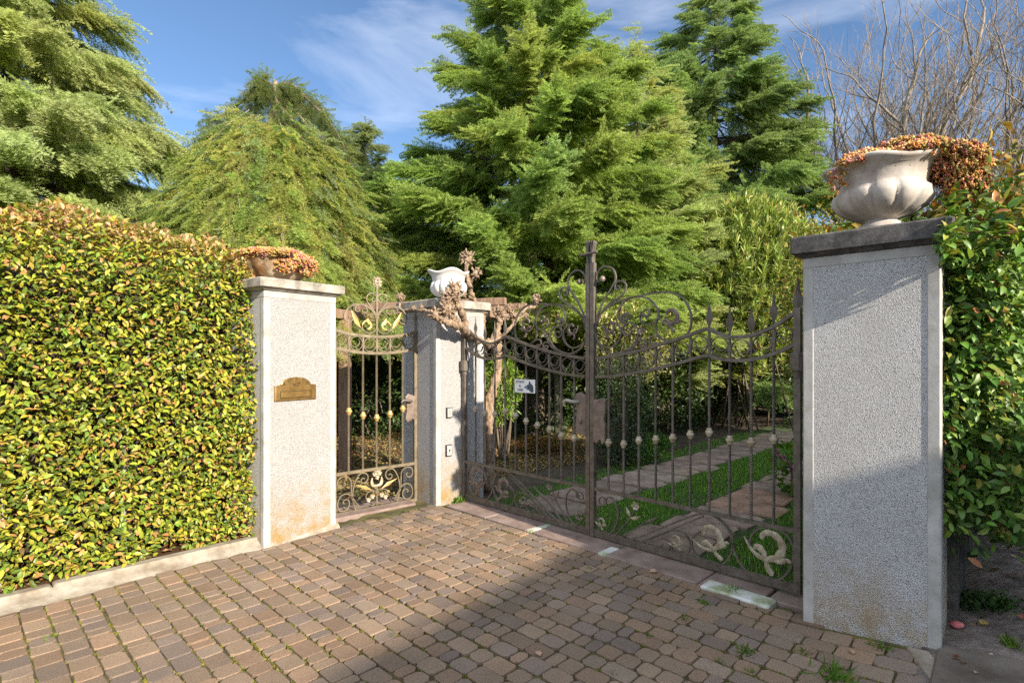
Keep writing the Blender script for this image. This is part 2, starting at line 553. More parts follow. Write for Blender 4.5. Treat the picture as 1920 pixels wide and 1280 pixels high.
# moss and tiny weeds growing in the joints
am_ = Acc(); rm = np.random.default_rng(6)
WW = W[ok & (W[:, 1] > .8)]
sel = WW[rm.integers(0, len(WW), 2600)]
dens = .5 + .5 * np.sin(sel[:, 0] * 2.3 + 1) * np.sin(sel[:, 1] * 1.9)
sel = sel[rm.uniform(0, 1, len(sel)) < .25 + .75 * dens]
base_ = sel + LD * (rowh / 2) * rm.choice([-1, 1], (len(sel), 1)) + MD * rm.uniform(-.07, .07, (len(sel), 1))
k_ = 14
bp = np.repeat(base_, k_, 0) + MD * rm.normal(0, .016, (len(sel) * k_, 1)) + LD * rm.normal(0, .004, (len(sel) * k_, 1))
bp = np.column_stack([bp, -.009 + rise(bp[:, 0])])
mv = np.array([(-.35, 0, 0), (.35, 0, 0), (0, 1, .1)]); mf = np.array([(0, 1, 2)])
mc = np.array([(.24, .215, .03), (.17, .19, .03), (.11, .17, .025), (.30, .24, .04)])[rm.integers(0, 4, len(bp))] * rm.uniform(.7, 1.2, (len(bp), 1))
scatter(am_, mv, mf, bp, frames(rm.normal(0, .7, bp.shape) + [0, 0, 1.0], rm.normal(0, 1, bp.shape)), rm.uniform(.007, .016, len(bp)), mc)
tag(build('joint_moss', am_, M['grass']), kind='stuff')

# kerb under the left hedge
a = Acc()


def TL(org, e1, e2, z0=0.0):
    def f(v):
        v = np.asarray(v, float)
        xy = org + v[:, :1] * e1 + v[:, 1:2] * e2
        return np.column_stack([xy, v[:, 2] + z0])
    return f


s = -7.5
while s < -.02:
    L = min(1.5 + rng.uniform(-.1, .1), -.02 - s)
    box(a, (s, -.10, -.1), (s + L - .006, .0, .06 + rng.normal(0, .004)), TL(O_K, LD, MD), ch=.012)
    s += L
tag(build('kerb', a, M['kerb'], smooth=False), kind='structure')
# mortar fillet along the kerb foot
a = Acc()
pts = np.linspace(-7.5, .0, 90)
V = []
for p in pts:
    wv = .07 + .03 * sin(p * 3.1) + rng.normal(0, .008)
    for (o, z) in ((-.004, .05), (.03 + rng.normal(0, .004), .028), (wv + .05, -.002)):
        xy = O_K + LD * p + MD * o
        V.append((xy[0], xy[1], z + rng.normal(0, .002)))
F = [(i * 3 + j, i * 3 + j + 1, i * 3 + 4 + j, i * 3 + 3 + j) for i in range(89) for j in range(2)]
a.add(V, F)
tag(build('kerb_fillet', a, M['kerb']), kind='structure')

# thresholds: red porphyry strips with a few marble pieces
a = Acc()
u = .05
lens = [.62, .55, .07, .80, .78, .42]
mats_ = []
am = Acc()
for i, L in enumerate(lens):
    tgt = am if i in (2,) else a
    box(tgt, (u, .0 - .03, -.05), (min(u + L - .008, GL - .02), THR - .01, .012 + rng.normal(0, .002)), TL(P0, GU, GN), ch=.006)
    u += L
box(a, (3.30, -.06, -.06), (3.62, .165, .004), TL(P0, GU, GN), ch=.006)
box(am, (2.90, .17, -.05), (3.36, THR + .02, .020), TL(P0, GU, GN), ch=.012)
box(am, (2.02, .10, -.05), (2.10, THR + .0, .018), TL(P0, GU, GN), ch=.006)
box(a, (-.02, -.2, -.06), (1.02, .16, .010), TL(Q0, (Q1 - Q0) / np.linalg.norm(Q1 - Q0), np.array([(Q1 - Q0)[1], -(Q1 - Q0)[0]]) / np.linalg.norm(Q1 - Q0)), ch=.008)
tag(build('threshold', a, M['porphyry'], smooth=False), kind='structure')
tag(build('threshold_marble', am, M['marble'], smooth=False), kind='structure')

# pale concrete strip from the right pillar's corner, then the mossy side path
a = Acc()
FR = np.array([.731, -.682]); BR = np.array([.682, .731])
box(a, (.50, -1.6, -.05), (.60, -.03, .004), lambda v: TL(C0, FR, np.array([.30, .95]))(v) + np.column_stack([np.zeros(len(v)), np.zeros(len(v)), rise(TL(C0, FR, np.array([.30, .95]))(v)[:, 0])]), ch=.006)
tag(build('concrete_strip', a, M['kerb'], smooth=False), kind='structure')

a = Acc()
n1, n2 = 60, 120
uu = np.linspace(0, 1, n1); vv = np.linspace(-3.0, 14, n2)
V = []
for q in vv:
    for p in uu:
        xy = C0 + FR * (.58 + 3.4 * p) + BR * q * 1.0
        z = float(rise(xy[0])) * (1 if q < 1 else 1) + .012 * sin(xy[0] * 9) * sin(xy[1] * 7) + rng.normal(0, .003)
        z = min(z, .22 + .02 * sin(q * 3)) - .002
        V.append((xy[0], xy[1], z))
F = [(j * n1 + i, j * n1 + i + 1, (j + 1) * n1 + i + 1, (j + 1) * n1 + i) for j in range(n2 - 1) for i in range(n1 - 1)]
a.add(V, F)
tag(build('side_path', a, M['path']), kind='structure')
# flat flagstones on the path's near end
a = Acc()
for (s0, s1, q0, q1) in ((.62, 1.25, -1.3, -.42), (1.27, 2.1, -1.2, -.5), (.62, 1.4, -2.3, -1.33), (.64, 1.02, -.40, .06), (1.06, 1.6, -.46, .0)):
    f = TL(C0, FR, BR)
    def f2(v, f=f):
        w_ = f(v); w_[:, 2] += np.minimum(rise(w_[:, 0]), .22) + .004; return w_
    box(a, (s0, q0, -.06), (s1, q1, .012), f2, ch=.012, col=(.50, .50, .48))
tag(build('path_flagstones', a, M['slab'], smooth=False), kind='structure')


# ------------------------------------------------------------------ pillars
def pillar(label, org, ang, wd, h, capmat, coat, cap_h=.085, over=.06, seedz=0):
    f = np.array([cos(ang), sin(ang)]); b = np.array([-f[1], f[0]])
    T = TL(org, f, b)
    ctr_ = org + f * wd / 2 + b * wd / 2
    r = thing('gate_pillar', label, 'pillar', (ctr_[0], ctr_[1], 0), 'rendered gate pillars')
    a = Acc(); e = .0035
    box(a, (e, e, -.05), (wd - e, wd - e, h - .055), T)
    build('shaft', a, coat, r, smooth=False)
    a = Acc(); t = .062
    for x0 in (0, wd - t):
        for y0 in (0, wd - t):
            box(a, (x0, y0, -.05), (x0 + t, y0 + t, h - .0605), T, ch=.007)
    box(a, (0, 0, h - .060), (wd, wd, h), T, ch=.004)
    build('corner_trim', a, M['trim'], r, smooth=False)
    a = Acc()
    # cap: splayed underside, square slab, slightly crowned top
    lev = [(.012, h + .0005), (over - .02, h + .022), (over, h + .026), (over + .002, h + .026 + cap_h - .01), (over - .008, h + .026 + cap_h), (-.12, h + .026 + cap_h + .012)]
    V, F = [], []
    for (o, z) in lev:
        c = .008
        lo_, hi_ = -o, wd + o
        V += [(lo_ + c, lo_, z), (hi_ - c, lo_, z), (hi_, lo_ + c, z), (hi_, hi_ - c, z), (hi_ - c, hi_, z), (lo_ + c, hi_, z), (lo_, hi_ - c, z), (lo_, lo_ + c, z)]
    for i in range(len(lev) - 1):
        for j in range(8):
            F.append((i * 8 + j, i * 8 + (j + 1) % 8, i * 8 + 8 + (j + 1) % 8, i * 8 + 8 + j))
    F.append(tuple(range(8))[::-1]); F.append(tuple(range((len(lev) - 1) * 8, len(lev) * 8)))
    a.add(T(np.array(V)), F)
    build('cap', a, capmat, r, smooth=False)
    return r, T, ctr_, h + .026 + cap_h + .010


ANG_L, ANG_M, ANG_R = radians(53), radians(43), radians(-43)
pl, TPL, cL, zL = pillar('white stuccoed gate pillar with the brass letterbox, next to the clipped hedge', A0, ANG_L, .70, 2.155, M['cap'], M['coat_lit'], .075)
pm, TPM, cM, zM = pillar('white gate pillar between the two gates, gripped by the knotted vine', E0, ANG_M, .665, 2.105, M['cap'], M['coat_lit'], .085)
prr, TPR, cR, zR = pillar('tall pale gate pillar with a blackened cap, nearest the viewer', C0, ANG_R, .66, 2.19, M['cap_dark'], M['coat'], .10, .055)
# small mortar lump at the foot of the left pillar
a = Acc()
rr_ = np.random.default_rng(3)
V = []; n_ = 26
for i in range(n_):
    s_ = .02 + i / (n_ - 1) * .70
    wv = .006 + .03 * (i / n_) ** 4 + rr_.uniform(0, .010)
    hh = .012 + .035 * (i / n_) ** 2 + rr_.uniform(0, .018)
    V += [tuple(TPL(np.array([[s_, .012, hh]]))[0]), tuple(TPL(np.array([[s_, -wv * .5, hh * .5]]))[0]), tuple(TPL(np.array([[s_, -wv, -.004]]))[0])]
F = [(i * 3 + j, i * 3 + 3 + j, i * 3 + 4 + j, i * 3 + 1 + j) for i in range(n_ - 1) for j in range(2)]
a.add(V, F); build('mortar_foot', a, M['kerb'], pl)

# low dark wall running back from the right pillar
r = thing('low_wall', 'low dark mossy block wall showing beside the near pillar under the shrub hedge', 'wall', (2.5, 3.6, 0))
a = Acc()
s = .35
while s < 11:
    L = rng.uniform(.8, 1.1)
    box(a, (.58, s, -.05), (.70 + rng.normal(0, .004), s + L - .008, .62 + rng.normal(0, .01)), TL(C0, FR, BR), ch=.012)
    s += L
build('block_course', a, M['wallblock'], r, smooth=False)

# ------------------------------------------------------------------ iron work helpers (work in a plane: u along, z up)
class Plane:
    def __init__(self, p0, p1):
        self.p0 = np.array(p0); self.L = np.linalg.norm(np.array(p1) - self.p0)
        self.U = (np.array(p1) - self.p0) / self.L
        self.N = np.array([self.U[1], -self.U[0]])

    def px(self, px, py):
        r = (px - 960.0) / FPX
        u = (r * self.p0[1] - self.p0[0]) / (self.U[0] - r * self.U[1])
        d = self.p0[1] + u * self.U[1]
        return u, zat(py, d)

    def trace(self, pts, ox, oy, s):
        return np.array([self.px(ox + x / s, oy + y / s) for x, y in pts])

    def w(self, u, z, n=0.0):
        u = np.asarray(u, float); z = np.asarray(z, float); n = np.asarray(n, float)
        xy = self.p0 + u[..., None] * self.U + (n[..., None] if n.ndim else n) * self.N
        return np.concatenate([xy, z[..., None]], -1)


def band(acc, pl_, P, wid, dep, n0=0.0, smooth_n=6, col=None, taper=None):
    """rectangular bar swept along a plane path; wid across the path in the plane, dep along the normal"""
    P = catmull(P, smooth_n) if smooth_n else np.asarray(P, float)
    T = nrm(np.gradient(P, axis=0)); Nn = np.stack([-T[:, 1], T[:, 0]], 1)
    w_ = np.full(len(P), wid) if taper is None else wid * np.interp(np.linspace(0, 1, len(P)), *zip(*taper))
    A = P + Nn * w_[:, None] / 2; B = P - Nn * w_[:, None] / 2
    h = dep / 2
    V = np.concatenate([pl_.w(A[:, 0], A[:, 1], np.full(len(P), n0 + h)), pl_.w(B[:, 0], B[:, 1], np.full(len(P), n0 + h)),
                        pl_.w(B[:, 0], B[:, 1], np.full(len(P), n0 - h)), pl_.w(A[:, 0], A[:, 1], np.full(len(P), n0 - h))])
    k = len(P); F = []
    for i in range(k - 1):
        for a_, b_ in ((0, 1), (1, 2), (2, 3), (3, 0)):
            F.append((a_ * k + i, b_ * k + i, b_ * k + i + 1, a_ * k + i + 1))
    F.append((0, 3 * k, 2 * k, k)); F.append((k - 1, 2 * k - 1, 3 * k - 1, 4 * k - 1))
    acc.add(V, F, col)


def twist_bar(acc, pl_, u, z0, z1, half, turns=10, n0=0.0):
    """square bar twisted about its length"""
    k = max(2, int(abs(turns) * 8)) if turns else 2
    zs = np.linspace(z0, z1, k); ph = np.linspace(0, turns * 2 * pi, k)
    V = []
    for z, p in zip(zs, ph):
        for j in range(4):
            a_ = p + pi / 4 + j * pi / 2
            V.append(pl_.w(u + half * 1.41 * cos(a_), z, n0 + half * 1.41 * sin(a_)))
    F = [(i * 4 + j, i * 4 + (j + 1) % 4, i * 4 + 4 + (j + 1) % 4, i * 4 + 4 + j) for i in range(k - 1) for j in range(4)]
    F += [(3, 2, 1, 0), tuple(range(4 * k - 4, 4 * k))]
    acc.add(np.array(V), F)


def collar(acc, pl_, u, z, s=1.0, n0=0.0):
    c = pl_.w(u, z, n0)
    prof = [(.011, -.034), (.019, -.030), (.017, -.022), (.028, -.008), (.030, .0), (.028, .008), (.018, .022), (.020, .030), (.011, .034)]
    lathe(acc, [(r * s, q * s) for r, q in prof], c, 14)


def spear(acc, pl_, u, z0, z1, half=.008, s=1.0):
    """flat diamond spear head on a square bar"""
    h = z1 - z0
    prof = [(half, 0), (half, max(.0, h - .20 * s)), (.028 * s, h - .145 * s), (.030 * s, h - .135 * s), (.012 * s, h - .075 * s), (.002, h)]
    V = []
    for w_, q in prof:
        for du, dn in ((-w_, 0), (0, -min(w_, .011)), (w_, 0), (0, min(w_, .011))):
            V.append(pl_.w(u + du, z0 + q, dn))
    k = len(prof)
    F = [(i * 4 + j, i * 4 + (j + 1) % 4, i * 4 + 4 + (j + 1) % 4, i * 4 + 4 + j) for i in range(k - 1) for j in range(4)]
    F += [(3, 2, 1, 0)]
    acc.add(np.array(V), F)


def blade(acc, pl_, P, W, n0=.0, ridge=.010, lobes=0, thick=.006, n=8):
    """embossed leaf: spine path P with half-widths W (fractions of the path), raised along the spine"""
    P = catmull(P, n); t = np.linspace(0, 1, len(P))
    T = nrm(np.gradient(P, axis=0)); Nn = np.stack([-T[:, 1], T[:, 0]], 1)
    hw = np.interp(t, *zip(*W))
    if lobes: hw = hw * (1 + .28 * np.abs(np.sin(t * lobes * pi)) - .14)
    k = len(P)
    rows = []
    for f, nn in ((-1, -.002), (-.55, ridge * .75), (-.25, ridge * .4), (0, ridge), (.25, ridge * .4), (.55, ridge * .75), (1, -.002)):
        q = P + Nn * (hw * f)[:, None]
        rows.append(pl_.w(q[:, 0], q[:, 1], np.full(k, n0 + nn)))
    V = np.concatenate(rows); R = len(rows)
    F = [(r_ * k + i, r_ * k + i + 1, (r_ + 1) * k + i + 1, (r_ + 1) * k + i) for r_ in range(R - 1) for i in range(k - 1)]
    m = len(V)
    back = []
    for f in (-1, 1):
        q = P + Nn * (hw * f)[:, None]
        back.append(pl_.w(q[:, 0], q[:, 1], np.full(k, n0 - thick)))
    V = np.concatenate([V] + back)
    F += [(m + k + i, m + k + i + 1, m + i + 1, m + i) for i in range(k - 1)]
    F += [(i, m + i, m + i + 1, i + 1) for i in range(k - 1)]
    F += [((R - 1) * k + i, (R - 1) * k + i + 1, m + k + i + 1, m + k + i) for i in range(k - 1)]
    acc.add(V, F)


def acanthus(acc, pl_, c, s, ang, flip=1, n0=.012):
    """S-shaped acanthus leaf made of three embossed lobes; c centre in plane, s size"""
    def tr(pts):
        P = np.array(pts, float); P[:, 0] *= flip
        R = np.array([[cos(ang), -sin(ang)], [sin(ang), cos(ang)]])
        return P * s @ R.T + np.array(c)
    # main volute, inner curl, trailing stem leaf, foot lobe and side lobe
    blade(acc, pl_, tr([(-.04, -.16), (.20, -.06), (.33, .16), (.27, .40), (.06, .52), (-.12, .46), (-.16, .33)]), [(0, .07 * s), (.25, .10 * s), (.6, .085 * s), (.85, .07 * s), (1, .05 * s)], n0, .011, 6, n=10)
    blade(acc, pl_, tr([(-.06, -.12), (-.14, .04), (-.27, .12), (-.34, .04)]), [(0, .05 * s), (.4, .085 * s), (.8, .06 * s), (1, .03 * s)], n0 + .004, .010, 3)
    blade(acc, pl_, tr([(.02, -.17), (-.22, -.13), (-.44, .04), (-.60, .30)]), [(0, .07 * s), (.4, .055 * s), (.8, .028 * s), (1, .004 * s)], n0 + .003, .010, 4)
    blade(acc, pl_, tr([(-.03, -.12), (-.03, -.30), (.04, -.44), (.12, -.52)]), [(0, .06 * s), (.5, .07 * s), (.85, .075 * s), (1, .02 * s)], n0 + .001, .010, 4)
    blade(acc, pl_, tr([(.12, -.11), (.28, -.14), (.42, -.06), (.54, -.10)]), [(0, .05 * s), (.5, .065 * s), (.85, .045 * s), (1, .015 * s)], n0 + .002, .010, 3)


def flower(acc, pl_, c, r, n=6, n0=.016, bowl=.6):
    V, F = [], []
    for k in range(n):
        a0 = 2 * pi * k / n
        base = len(V)
        for (q, wv, dn) in ((.12, .05, .0), (.45, .30, -.004), (.8, .42, .004), (1.0, .22, .010), (1.06, .0, .008)):
            for sgn in (-1, 1):
                x, y = q, wv * sgn
                V.append(pl_.w(c[0] + r * (x * cos(a0) - y * sin(a0)), c[1] + r * (x * sin(a0) + y * cos(a0)), n0 + dn * (k % 2 + .6)))
        for i in range(4):
            F.append((base + 2 * i, base + 2 * i + 1, base + 2 * i + 3, base + 2 * i + 2))
    acc.add(np.array(V), F)
    lathe_c = pl_.w(c[0], c[1], n0 + .004)
    # little domed heart
    ring = []
    VV = [pl_.w(c[0], c[1], n0 + .016)]
    for k in range(8):
        VV.append(pl_.w(c[0] + r * .24 * cos(k * pi / 4), c[1] + r * .24 * sin(k * pi / 4), n0 + .006))
    acc.add(np.array(VV), [(0, 1 + k, 1 + (k + 1) % 8) for k in range(8)])


def ring_scroll(acc, pl_, cu, cz, r, flip=1, wid=.006, dep=.014, rot=0.0):
    """closed ring whose end curls inward into a little volute"""
    th = np.linspace(0, 2 * pi * 1.62, 56)
    rad = np.interp(th, [0, 2 * pi * .25, 2 * pi * .62, th[-1]], [r * .16, r * .30, r, r])
    ctr_x = np.interp(th, [0, 2 * pi * .62, th[-1]], [-.42 * r, 0, 0]); ctr_y = np.interp(th, [0, 2 * pi * .62, th[-1]], [.28 * r, 0, 0])
    x = ctr_x + rad * np.cos(th + rot + 2.4); y = ctr_y + rad * np.sin(th + rot + 2.4)
    P = np.stack([cu + flip * x, cz + y], 1)
    band(acc, pl_, P, wid, dep, smooth_n=0)


def plate(acc, pl_, out, n0, thick, bev=.003):
    """solid cut-out plate with the outline out [(u,z)] (counter-clockwise)"""
    out = np.asarray(out, float); k = len(out)
    c = out.mean(0)
    f = pl_.w(out[:, 0], out[:, 1], np.full(k, n0 + thick)); b = pl_.w(out[:, 0], out[:, 1], np.full(k, n0))
    ins = c + (out - c) * .93
    f2 = pl_.w(ins[:, 0], ins[:, 1], np.full(k, n0 + thick + bev))
    V = np.concatenate([b, f, f2, [pl_.w(c[0], c[1], n0 + thick + bev)], [pl_.w(c[0], c[1], n0)]])
    F = [(i, (i + 1) % k, k + (i + 1) % k, k + i) for i in range(k)] + [(k + i, k + (i + 1) % k, 2 * k + (i + 1) % k, 2 * k + i) for i in range(k)]
    F += [(2 * k + i, 2 * k + (i + 1) % k, 3 * k) for i in range(k)] + [((i + 1) % k, i, 3 * k + 1) for i in range(k)]
    acc.add(V, F)


def text_verts(body, size):
    cu = bpy.data.curves.new('lettering', 'FONT'); cu.body = body; cu.size = size; cu.extrude = .0012
    cu.align_x = 'CENTER'; cu.align_y = 'CENTER'; cu.resolution_u = 3
    o = bpy.data.objects.new('lettering_tmp', cu); COL.objects.link(o)
    bpy.context.view_layer.update()
    dg = bpy.context.evaluated_depsgraph_get()
    me = bpy.data.meshes.new_from_object(o.evaluated_get(dg))
    V = np.array([v.co[:] for v in me.vertices]); F = [tuple(p.vertices) for p in me.polygons]
    bpy.data.objects.remove(o); bpy.data.meshes.remove(me); bpy.data.curves.remove(cu)
    return V, F


# ------------------------------------------------------------------ drive gate (two leaves)
GP = Plane(P0, P1)
UC = GP.px(1108, 800)[0]
Z5 = (840, 430, 2.8235); Z6 = (1040, 440, 5.12); Z7 = (1100, 900, 4.571)
up_r = GP.trace([(785, 683), (860, 672), (950, 655), (1040, 635), (1130, 607), (1220, 580), (1300, 550), (1350, 533), (1383, 525)], *Z5)
up_r2 = GP.trace([(1383, 525), (1420, 546), (1480, 566), (1540, 571), (1610, 560), (1680, 535), (1750, 500), (1810, 460), (1850, 432)], *Z5)
lo_r = GP.trace([(785, 780), (870, 775), (950, 765), (1040, 750), (1130, 730), (1220, 708), (1300, 685), (1350, 671), (1383, 665)], *Z5)
lo_r2 = GP.trace([(1383, 665), (1430, 682), (1500, 692), (1570, 693), (1640, 683), (1720, 660), (1790, 630), (1850, 598)], *Z5)
bars_x = [850, 930, 1010, 1100, 1190, 1283, 1383, 1492, 1605, 1725]
bar_u = [GP.px(840 + x / 2.8235, 640)[0] for x in bars_x]
tips = {6: 372, 7: 400, 8: 396, 9: 332}
tip_z = {k: GP.px(840 + bars_x[k] / 2.8235, 430 + y / 2.8235)[1] for k, y in tips.items()}
col_y = [1128, 1136, 1116, 1112, 1104, 1085, 1073, 1114, 1126, 1110]
col_z = [GP.px(840 + x / 2.8235, 430 + y / 2.8235)[1] for x, y in zip(bars_x, col_y)]
zmid = float(np.mean([GP.px(840 + 785 / 2.8235, 740 + 505 / 2.8235)[1], GP.px(840 + 1500 / 2.8235, 740 + 640 / 2.8235)[1]]))
zbot = .055
print('gate UC', UC, 'GL', GP.L, 'zmid', zmid)
rails_up = np.vstack([up_r, up_r2[1:]]); rails_lo = np.vstack([lo_r, lo_r2[1:]])
ui = np.argsort(rails_up[:, 0])
zup = lambda u: float(np.interp(u, rails_up[ui, 0], rails_up[ui, 1]))
li = np.argsort(rails_lo[:, 0])
zlo = lambda u: float(np.interp(u, rails_lo[li, 0], rails_lo[li, 1]))
ztop_post = GP.px(1108, 453)[1]


def gate_leaf(mirror):
    mu = (lambda u: 2 * UC - np.asarray(u, float)) if mirror else (lambda u: np.asarray(u, float))
    m = lambda P: np.column_stack([mu(np.asarray(P)[:, 0]), np.asarray(P)[:, 1]])
    fl = -1 if mirror else 1
    uend = GP.L if not mirror else 2 * UC - 0.0
    lab = ('brown wrought iron drive gate leaf with the dog warning sign, hinged on the vine pillar' if mirror else
           'brown wrought iron drive gate leaf in shade, hinged on the near blackened-cap pillar')
    hinge_u = 0.0 if mirror else GP.L
    b_ = GP.w(np.array(hinge_u), np.array(0.0))
    r = thing('drive_gate_leaf', lab, 'gate', (b_[0], b_[1], 0), 'drive gate leaves')
    I = M['iron']
    uo = mu(2 * UC - 0.0) if mirror else GP.L      # outer end
    uo = 0.0 if mirror else GP.L
    # frame: meeting stile, hinge stile, bottom and mid rails
    a = Acc()
    us = UC + fl * .024
    twist_bar(a, GP, us, .02, ztop_post - .19, .021, 0)
    twist_bar(a, GP, uo, .03, zup(GP.L - .0) + (.02 if not mirror else .04), .021, 0)
    for (z_, wv) in ((zmid, .026), (zbot, .055)):
        band(a, GP, [(us + fl * .02, z_), (uo - fl * .02, z_)], wv, .03, smooth_n=0)
    build('frame', a, I, r, smooth=False)
    # split curled head of the stile
    a = Acc()
    zt = ztop_post
    for s_ in (-1, 1):
        P = [(us + s_ * .002, zt - .19), (us + s_ * .004, zt - .12), (us + s_ * .013, zt - .05), (us + s_ * .019, zt - .012), (us + s_ * .014, zt), (us + s_ * .006, zt - .012), (us + s_ * .004, zt - .06), (us + s_ * .002, zt - .14)]
        band(a, GP, P, .006, .05, smooth_n=5)
    build('stile_head', a, I, r, smooth=False)
    if not mirror:
        a = Acc()
        c0 = GP.w(np.array(UC - .10), np.array(zt - .115), .03); c1 = GP.w(np.array(UC + .09), np.array(zt - .105), .03)
        tube(a, catmull([c0, (c0 + c1) / 2, c1], 8), np.linspace(.013, .010, 17), 7, noise=.05)
        build('tie_bolt', a, I, r)
    # arched rails
    for nm, A_, B_ in (('upper_rail', up_r, up_r2), ('lower_rail', lo_r, lo_r2)):
        a = Acc()
        for P in (A_, B_):
            P = P.copy()
            if P is not None and nm: pass
            band(a, GP, m(P), .024, .034, smooth_n=5)
        build(nm, a, I, r, smooth=False)
    # bars with collars and spear heads
    for k, u in enumerate(bar_u):
        uu_ = float(mu(u))
        a = Acc()
        top = zup(u) - .004
        zc = col_z[k] if not mirror else col_z[k] + .0
        twist_bar(a, GP, uu_, zmid + .012, zlo(u) - .008, .0078, 14 * (1 if k % 2 else -1))
        twist_bar(a, GP, uu_, zlo(u) + .006, top, .0078, 0)
        bo = build('bar', a, I, r, smooth=False)
        a = Acc(); collar(a, GP, uu_, zc, 1.0); build('collar', a, M['cream'], bo)
        a = Acc()
        zm_ = (zlo(u) + zup(u)) / 2
        for q in (-.018, -.006, .006, .018):
            twist_bar(a, GP, uu_, zm_ + q - .005, zm_ + q + .005, .0125, 0)
        build('wrap_band', a, I, bo, smooth=False)
        if k in tip_z:
            a = Acc(); spear(a, GP, uu_, zup(u) + .010, tip_z[k], .0075); build('spear_head', a, I, bo, smooth=False)
    a = Acc(); spear(a, GP, uo, zup(GP.L), zup(GP.L) + (.20 if mirror else .23), .019, 1.2); build('spear_head', a, I, r, smooth=False)
    # row of ring scrolls between the rails
    edges = [UC + .045] + bar_u + [GP.L - .022]
    for i in range(len(edges) - 1):
        cu_ = (edges[i] + edges[i + 1]) / 2
        gap = edges[i + 1] - edges[i]; hh = zup(cu_) - zlo(cu_) - .026
        a = Acc()
        ring_scroll(a, GP, float(mu(cu_)), (zup(cu_) + zlo(cu_)) / 2, min(gap * .46 - .006, hh * .48), fl, .006, .016)
        build('ring_scroll', a, I, r, smooth=False)
    # crest scrolls above the rails
    S = lambda pts: m(GP.trace(pts, *Z6))
    crest = [
        [(398, 860), (415, 770), (480, 620), (550, 510), (585, 430), (578, 365), (550, 322), (500, 303), (450, 320), (412, 370), (402, 420), (420, 460)],
        [(398, 880), (440, 770), (520, 670), (620, 600), (670, 550), (686, 490), (660, 450), (612, 448), (583, 485), (595, 528), (622, 522), (622, 495), (605, 490)],
        [(395, 900), (430, 780), (520, 690), (640, 630), (780, 595), (900, 570), (1020, 552), (1130, 560), (1220, 600), (1280, 680), (1313, 790), (1300, 900), (1260, 960), (1180, 1010), (1080, 1020), (1000, 970), (970, 890), (985, 820), (1035, 770)],
        [(690, 775), (672, 782), (668, 800), (690, 815), (718, 800), (722, 770), (690, 755), (655, 770), (640, 800), (650, 830), (690, 850), (660, 850), (625, 820), (612, 780), (625, 710), (670, 640), (740, 605), (820, 597), (900, 615), (960, 670), (995, 740), (990, 800), (950, 850), (890, 862), (840, 840), (820, 795), (832, 750), (868, 732)],
        [(397, 950), (405, 1010), (450, 1060), (530, 1080), (590, 1050), (635, 980), (630, 900), (590, 850), (540, 830)],
        [(396, 980), (430, 1070), (500, 1120), (570, 1138), (680, 1110), (760, 1050), (800, 970), (795, 900), (750, 855), (700, 850), (660, 888), (660, 940), (700, 965), (735, 940), (728, 905), (695, 900), (685, 925)],
        [(700, 1112), (770, 1070), (815, 1010), (840, 950)],
        [(840, 1090), (825, 1060), (850, 1045), (868, 1065), (850, 1085), (880, 1075), (885, 1030), (850, 1008), (800, 1030), (750, 1080)],
        [(950, 1030), (975, 1040), (970, 1055), (935, 1050), (915, 1020), (925, 985), (960, 970), (1000, 985), (1060, 1020)],
    ]
    for P in crest:
        a = Acc(); band(a, GP, S(P), .013, .016, smooth_n=7, taper=[(0, 1), (.7, 1), (1, .6)]); build('crest_scroll', a, I, r, smooth=False)
    # acanthus leaves and rosettes of the crest
    lm = M['rusty']
    for (x, y, sz, an) in ((1120, 830, .17, .15), (525, 920, .13, -.3), (885, 770, .09, .1)):
        c = S([(x, y)])[0]
        a = Acc(); acanthus(a, GP, c, sz, an * fl, fl, .008); build('acanthus_leaf', a, lm, r)
    c = S([(460, 425)])[0]
    a = Acc(); lathe(a, [(.002, -.028), (.02, -.02), (.027, 0), (.02, .02), (.002, .03)], GP.w(np.array(c[0]), np.array(c[1]), .0), 12, lambda th, i, r_, z_: (r_ * (1 + .12 * cos(6 * th)), z_)); build('rosette', a, lm, r)
    a = Acc(); flower(a, GP, S([(848, 915)])[0], .035, 5); build('rosette', a, lm, r)
    # lower panel
    B = lambda pts: m(GP.trace(pts, *Z7))
    panel = [
        ([(1040, 285), (940, 295), (800, 345), (640, 410), (500, 470), (380, 505), (310, 520)], .014),
        ([(1000, 308), (850, 370), (700, 435), (560, 490), (430, 540)], .012),
        ([(1040, 285), (1110, 310), (1180, 370), (1240, 450), (1252, 540), (1240, 620), (1200, 690), (1120, 730), (1030, 710), (950, 650), (905, 580), (903, 520), (930, 470), (980, 440)], .014),
        ([(1080, 300), (1150, 345), (1225, 440), (1250, 540), (1280, 640), (1340, 740), (1440, 830), (1540, 862), (1650, 850), (1740, 760), (1775, 640), (1768, 560), (1720, 470), (1640, 420), (1540, 400), (1450, 430), (1402, 500), (1398, 570)], .014),
        ([(430, 545), (560, 500), (680, 450), (760, 430), (830, 450), (880, 510), (890, 570), (860, 630), (800, 640), (745, 610), (725, 550)], .011),
        ([(470, 552), (570, 530), (640, 500), (690, 510), (720, 560), (700, 600), (650, 600), (635, 570), (655, 550)], .009),
        ([(140, 185), (158, 172), (150, 150), (120, 147), (105, 178), (125, 205), (165, 195), (170, 155), (210, 150), (245, 190), (268, 250), (268, 320), (250, 390), (210, 450), (150, 468), (90, 440), (60, 390), (72, 340), (110, 315), (150, 332)], .011),
        ([(230, 490), (300, 410), (370, 330), (412, 255)], .010),
        ([(300, 500), (380, 440), (440, 400), (520, 350)], .010),
        ([(330, 520), (360, 545), (395, 530), (390, 500)], .009),
    ]
    for P, wv in panel:
        a = Acc(); band(a, GP, B(P), wv, .014, smooth_n=7); build('panel_scroll', a, I, r, smooth=False)
    lm = M['cream'] if not mirror else M['rusty']
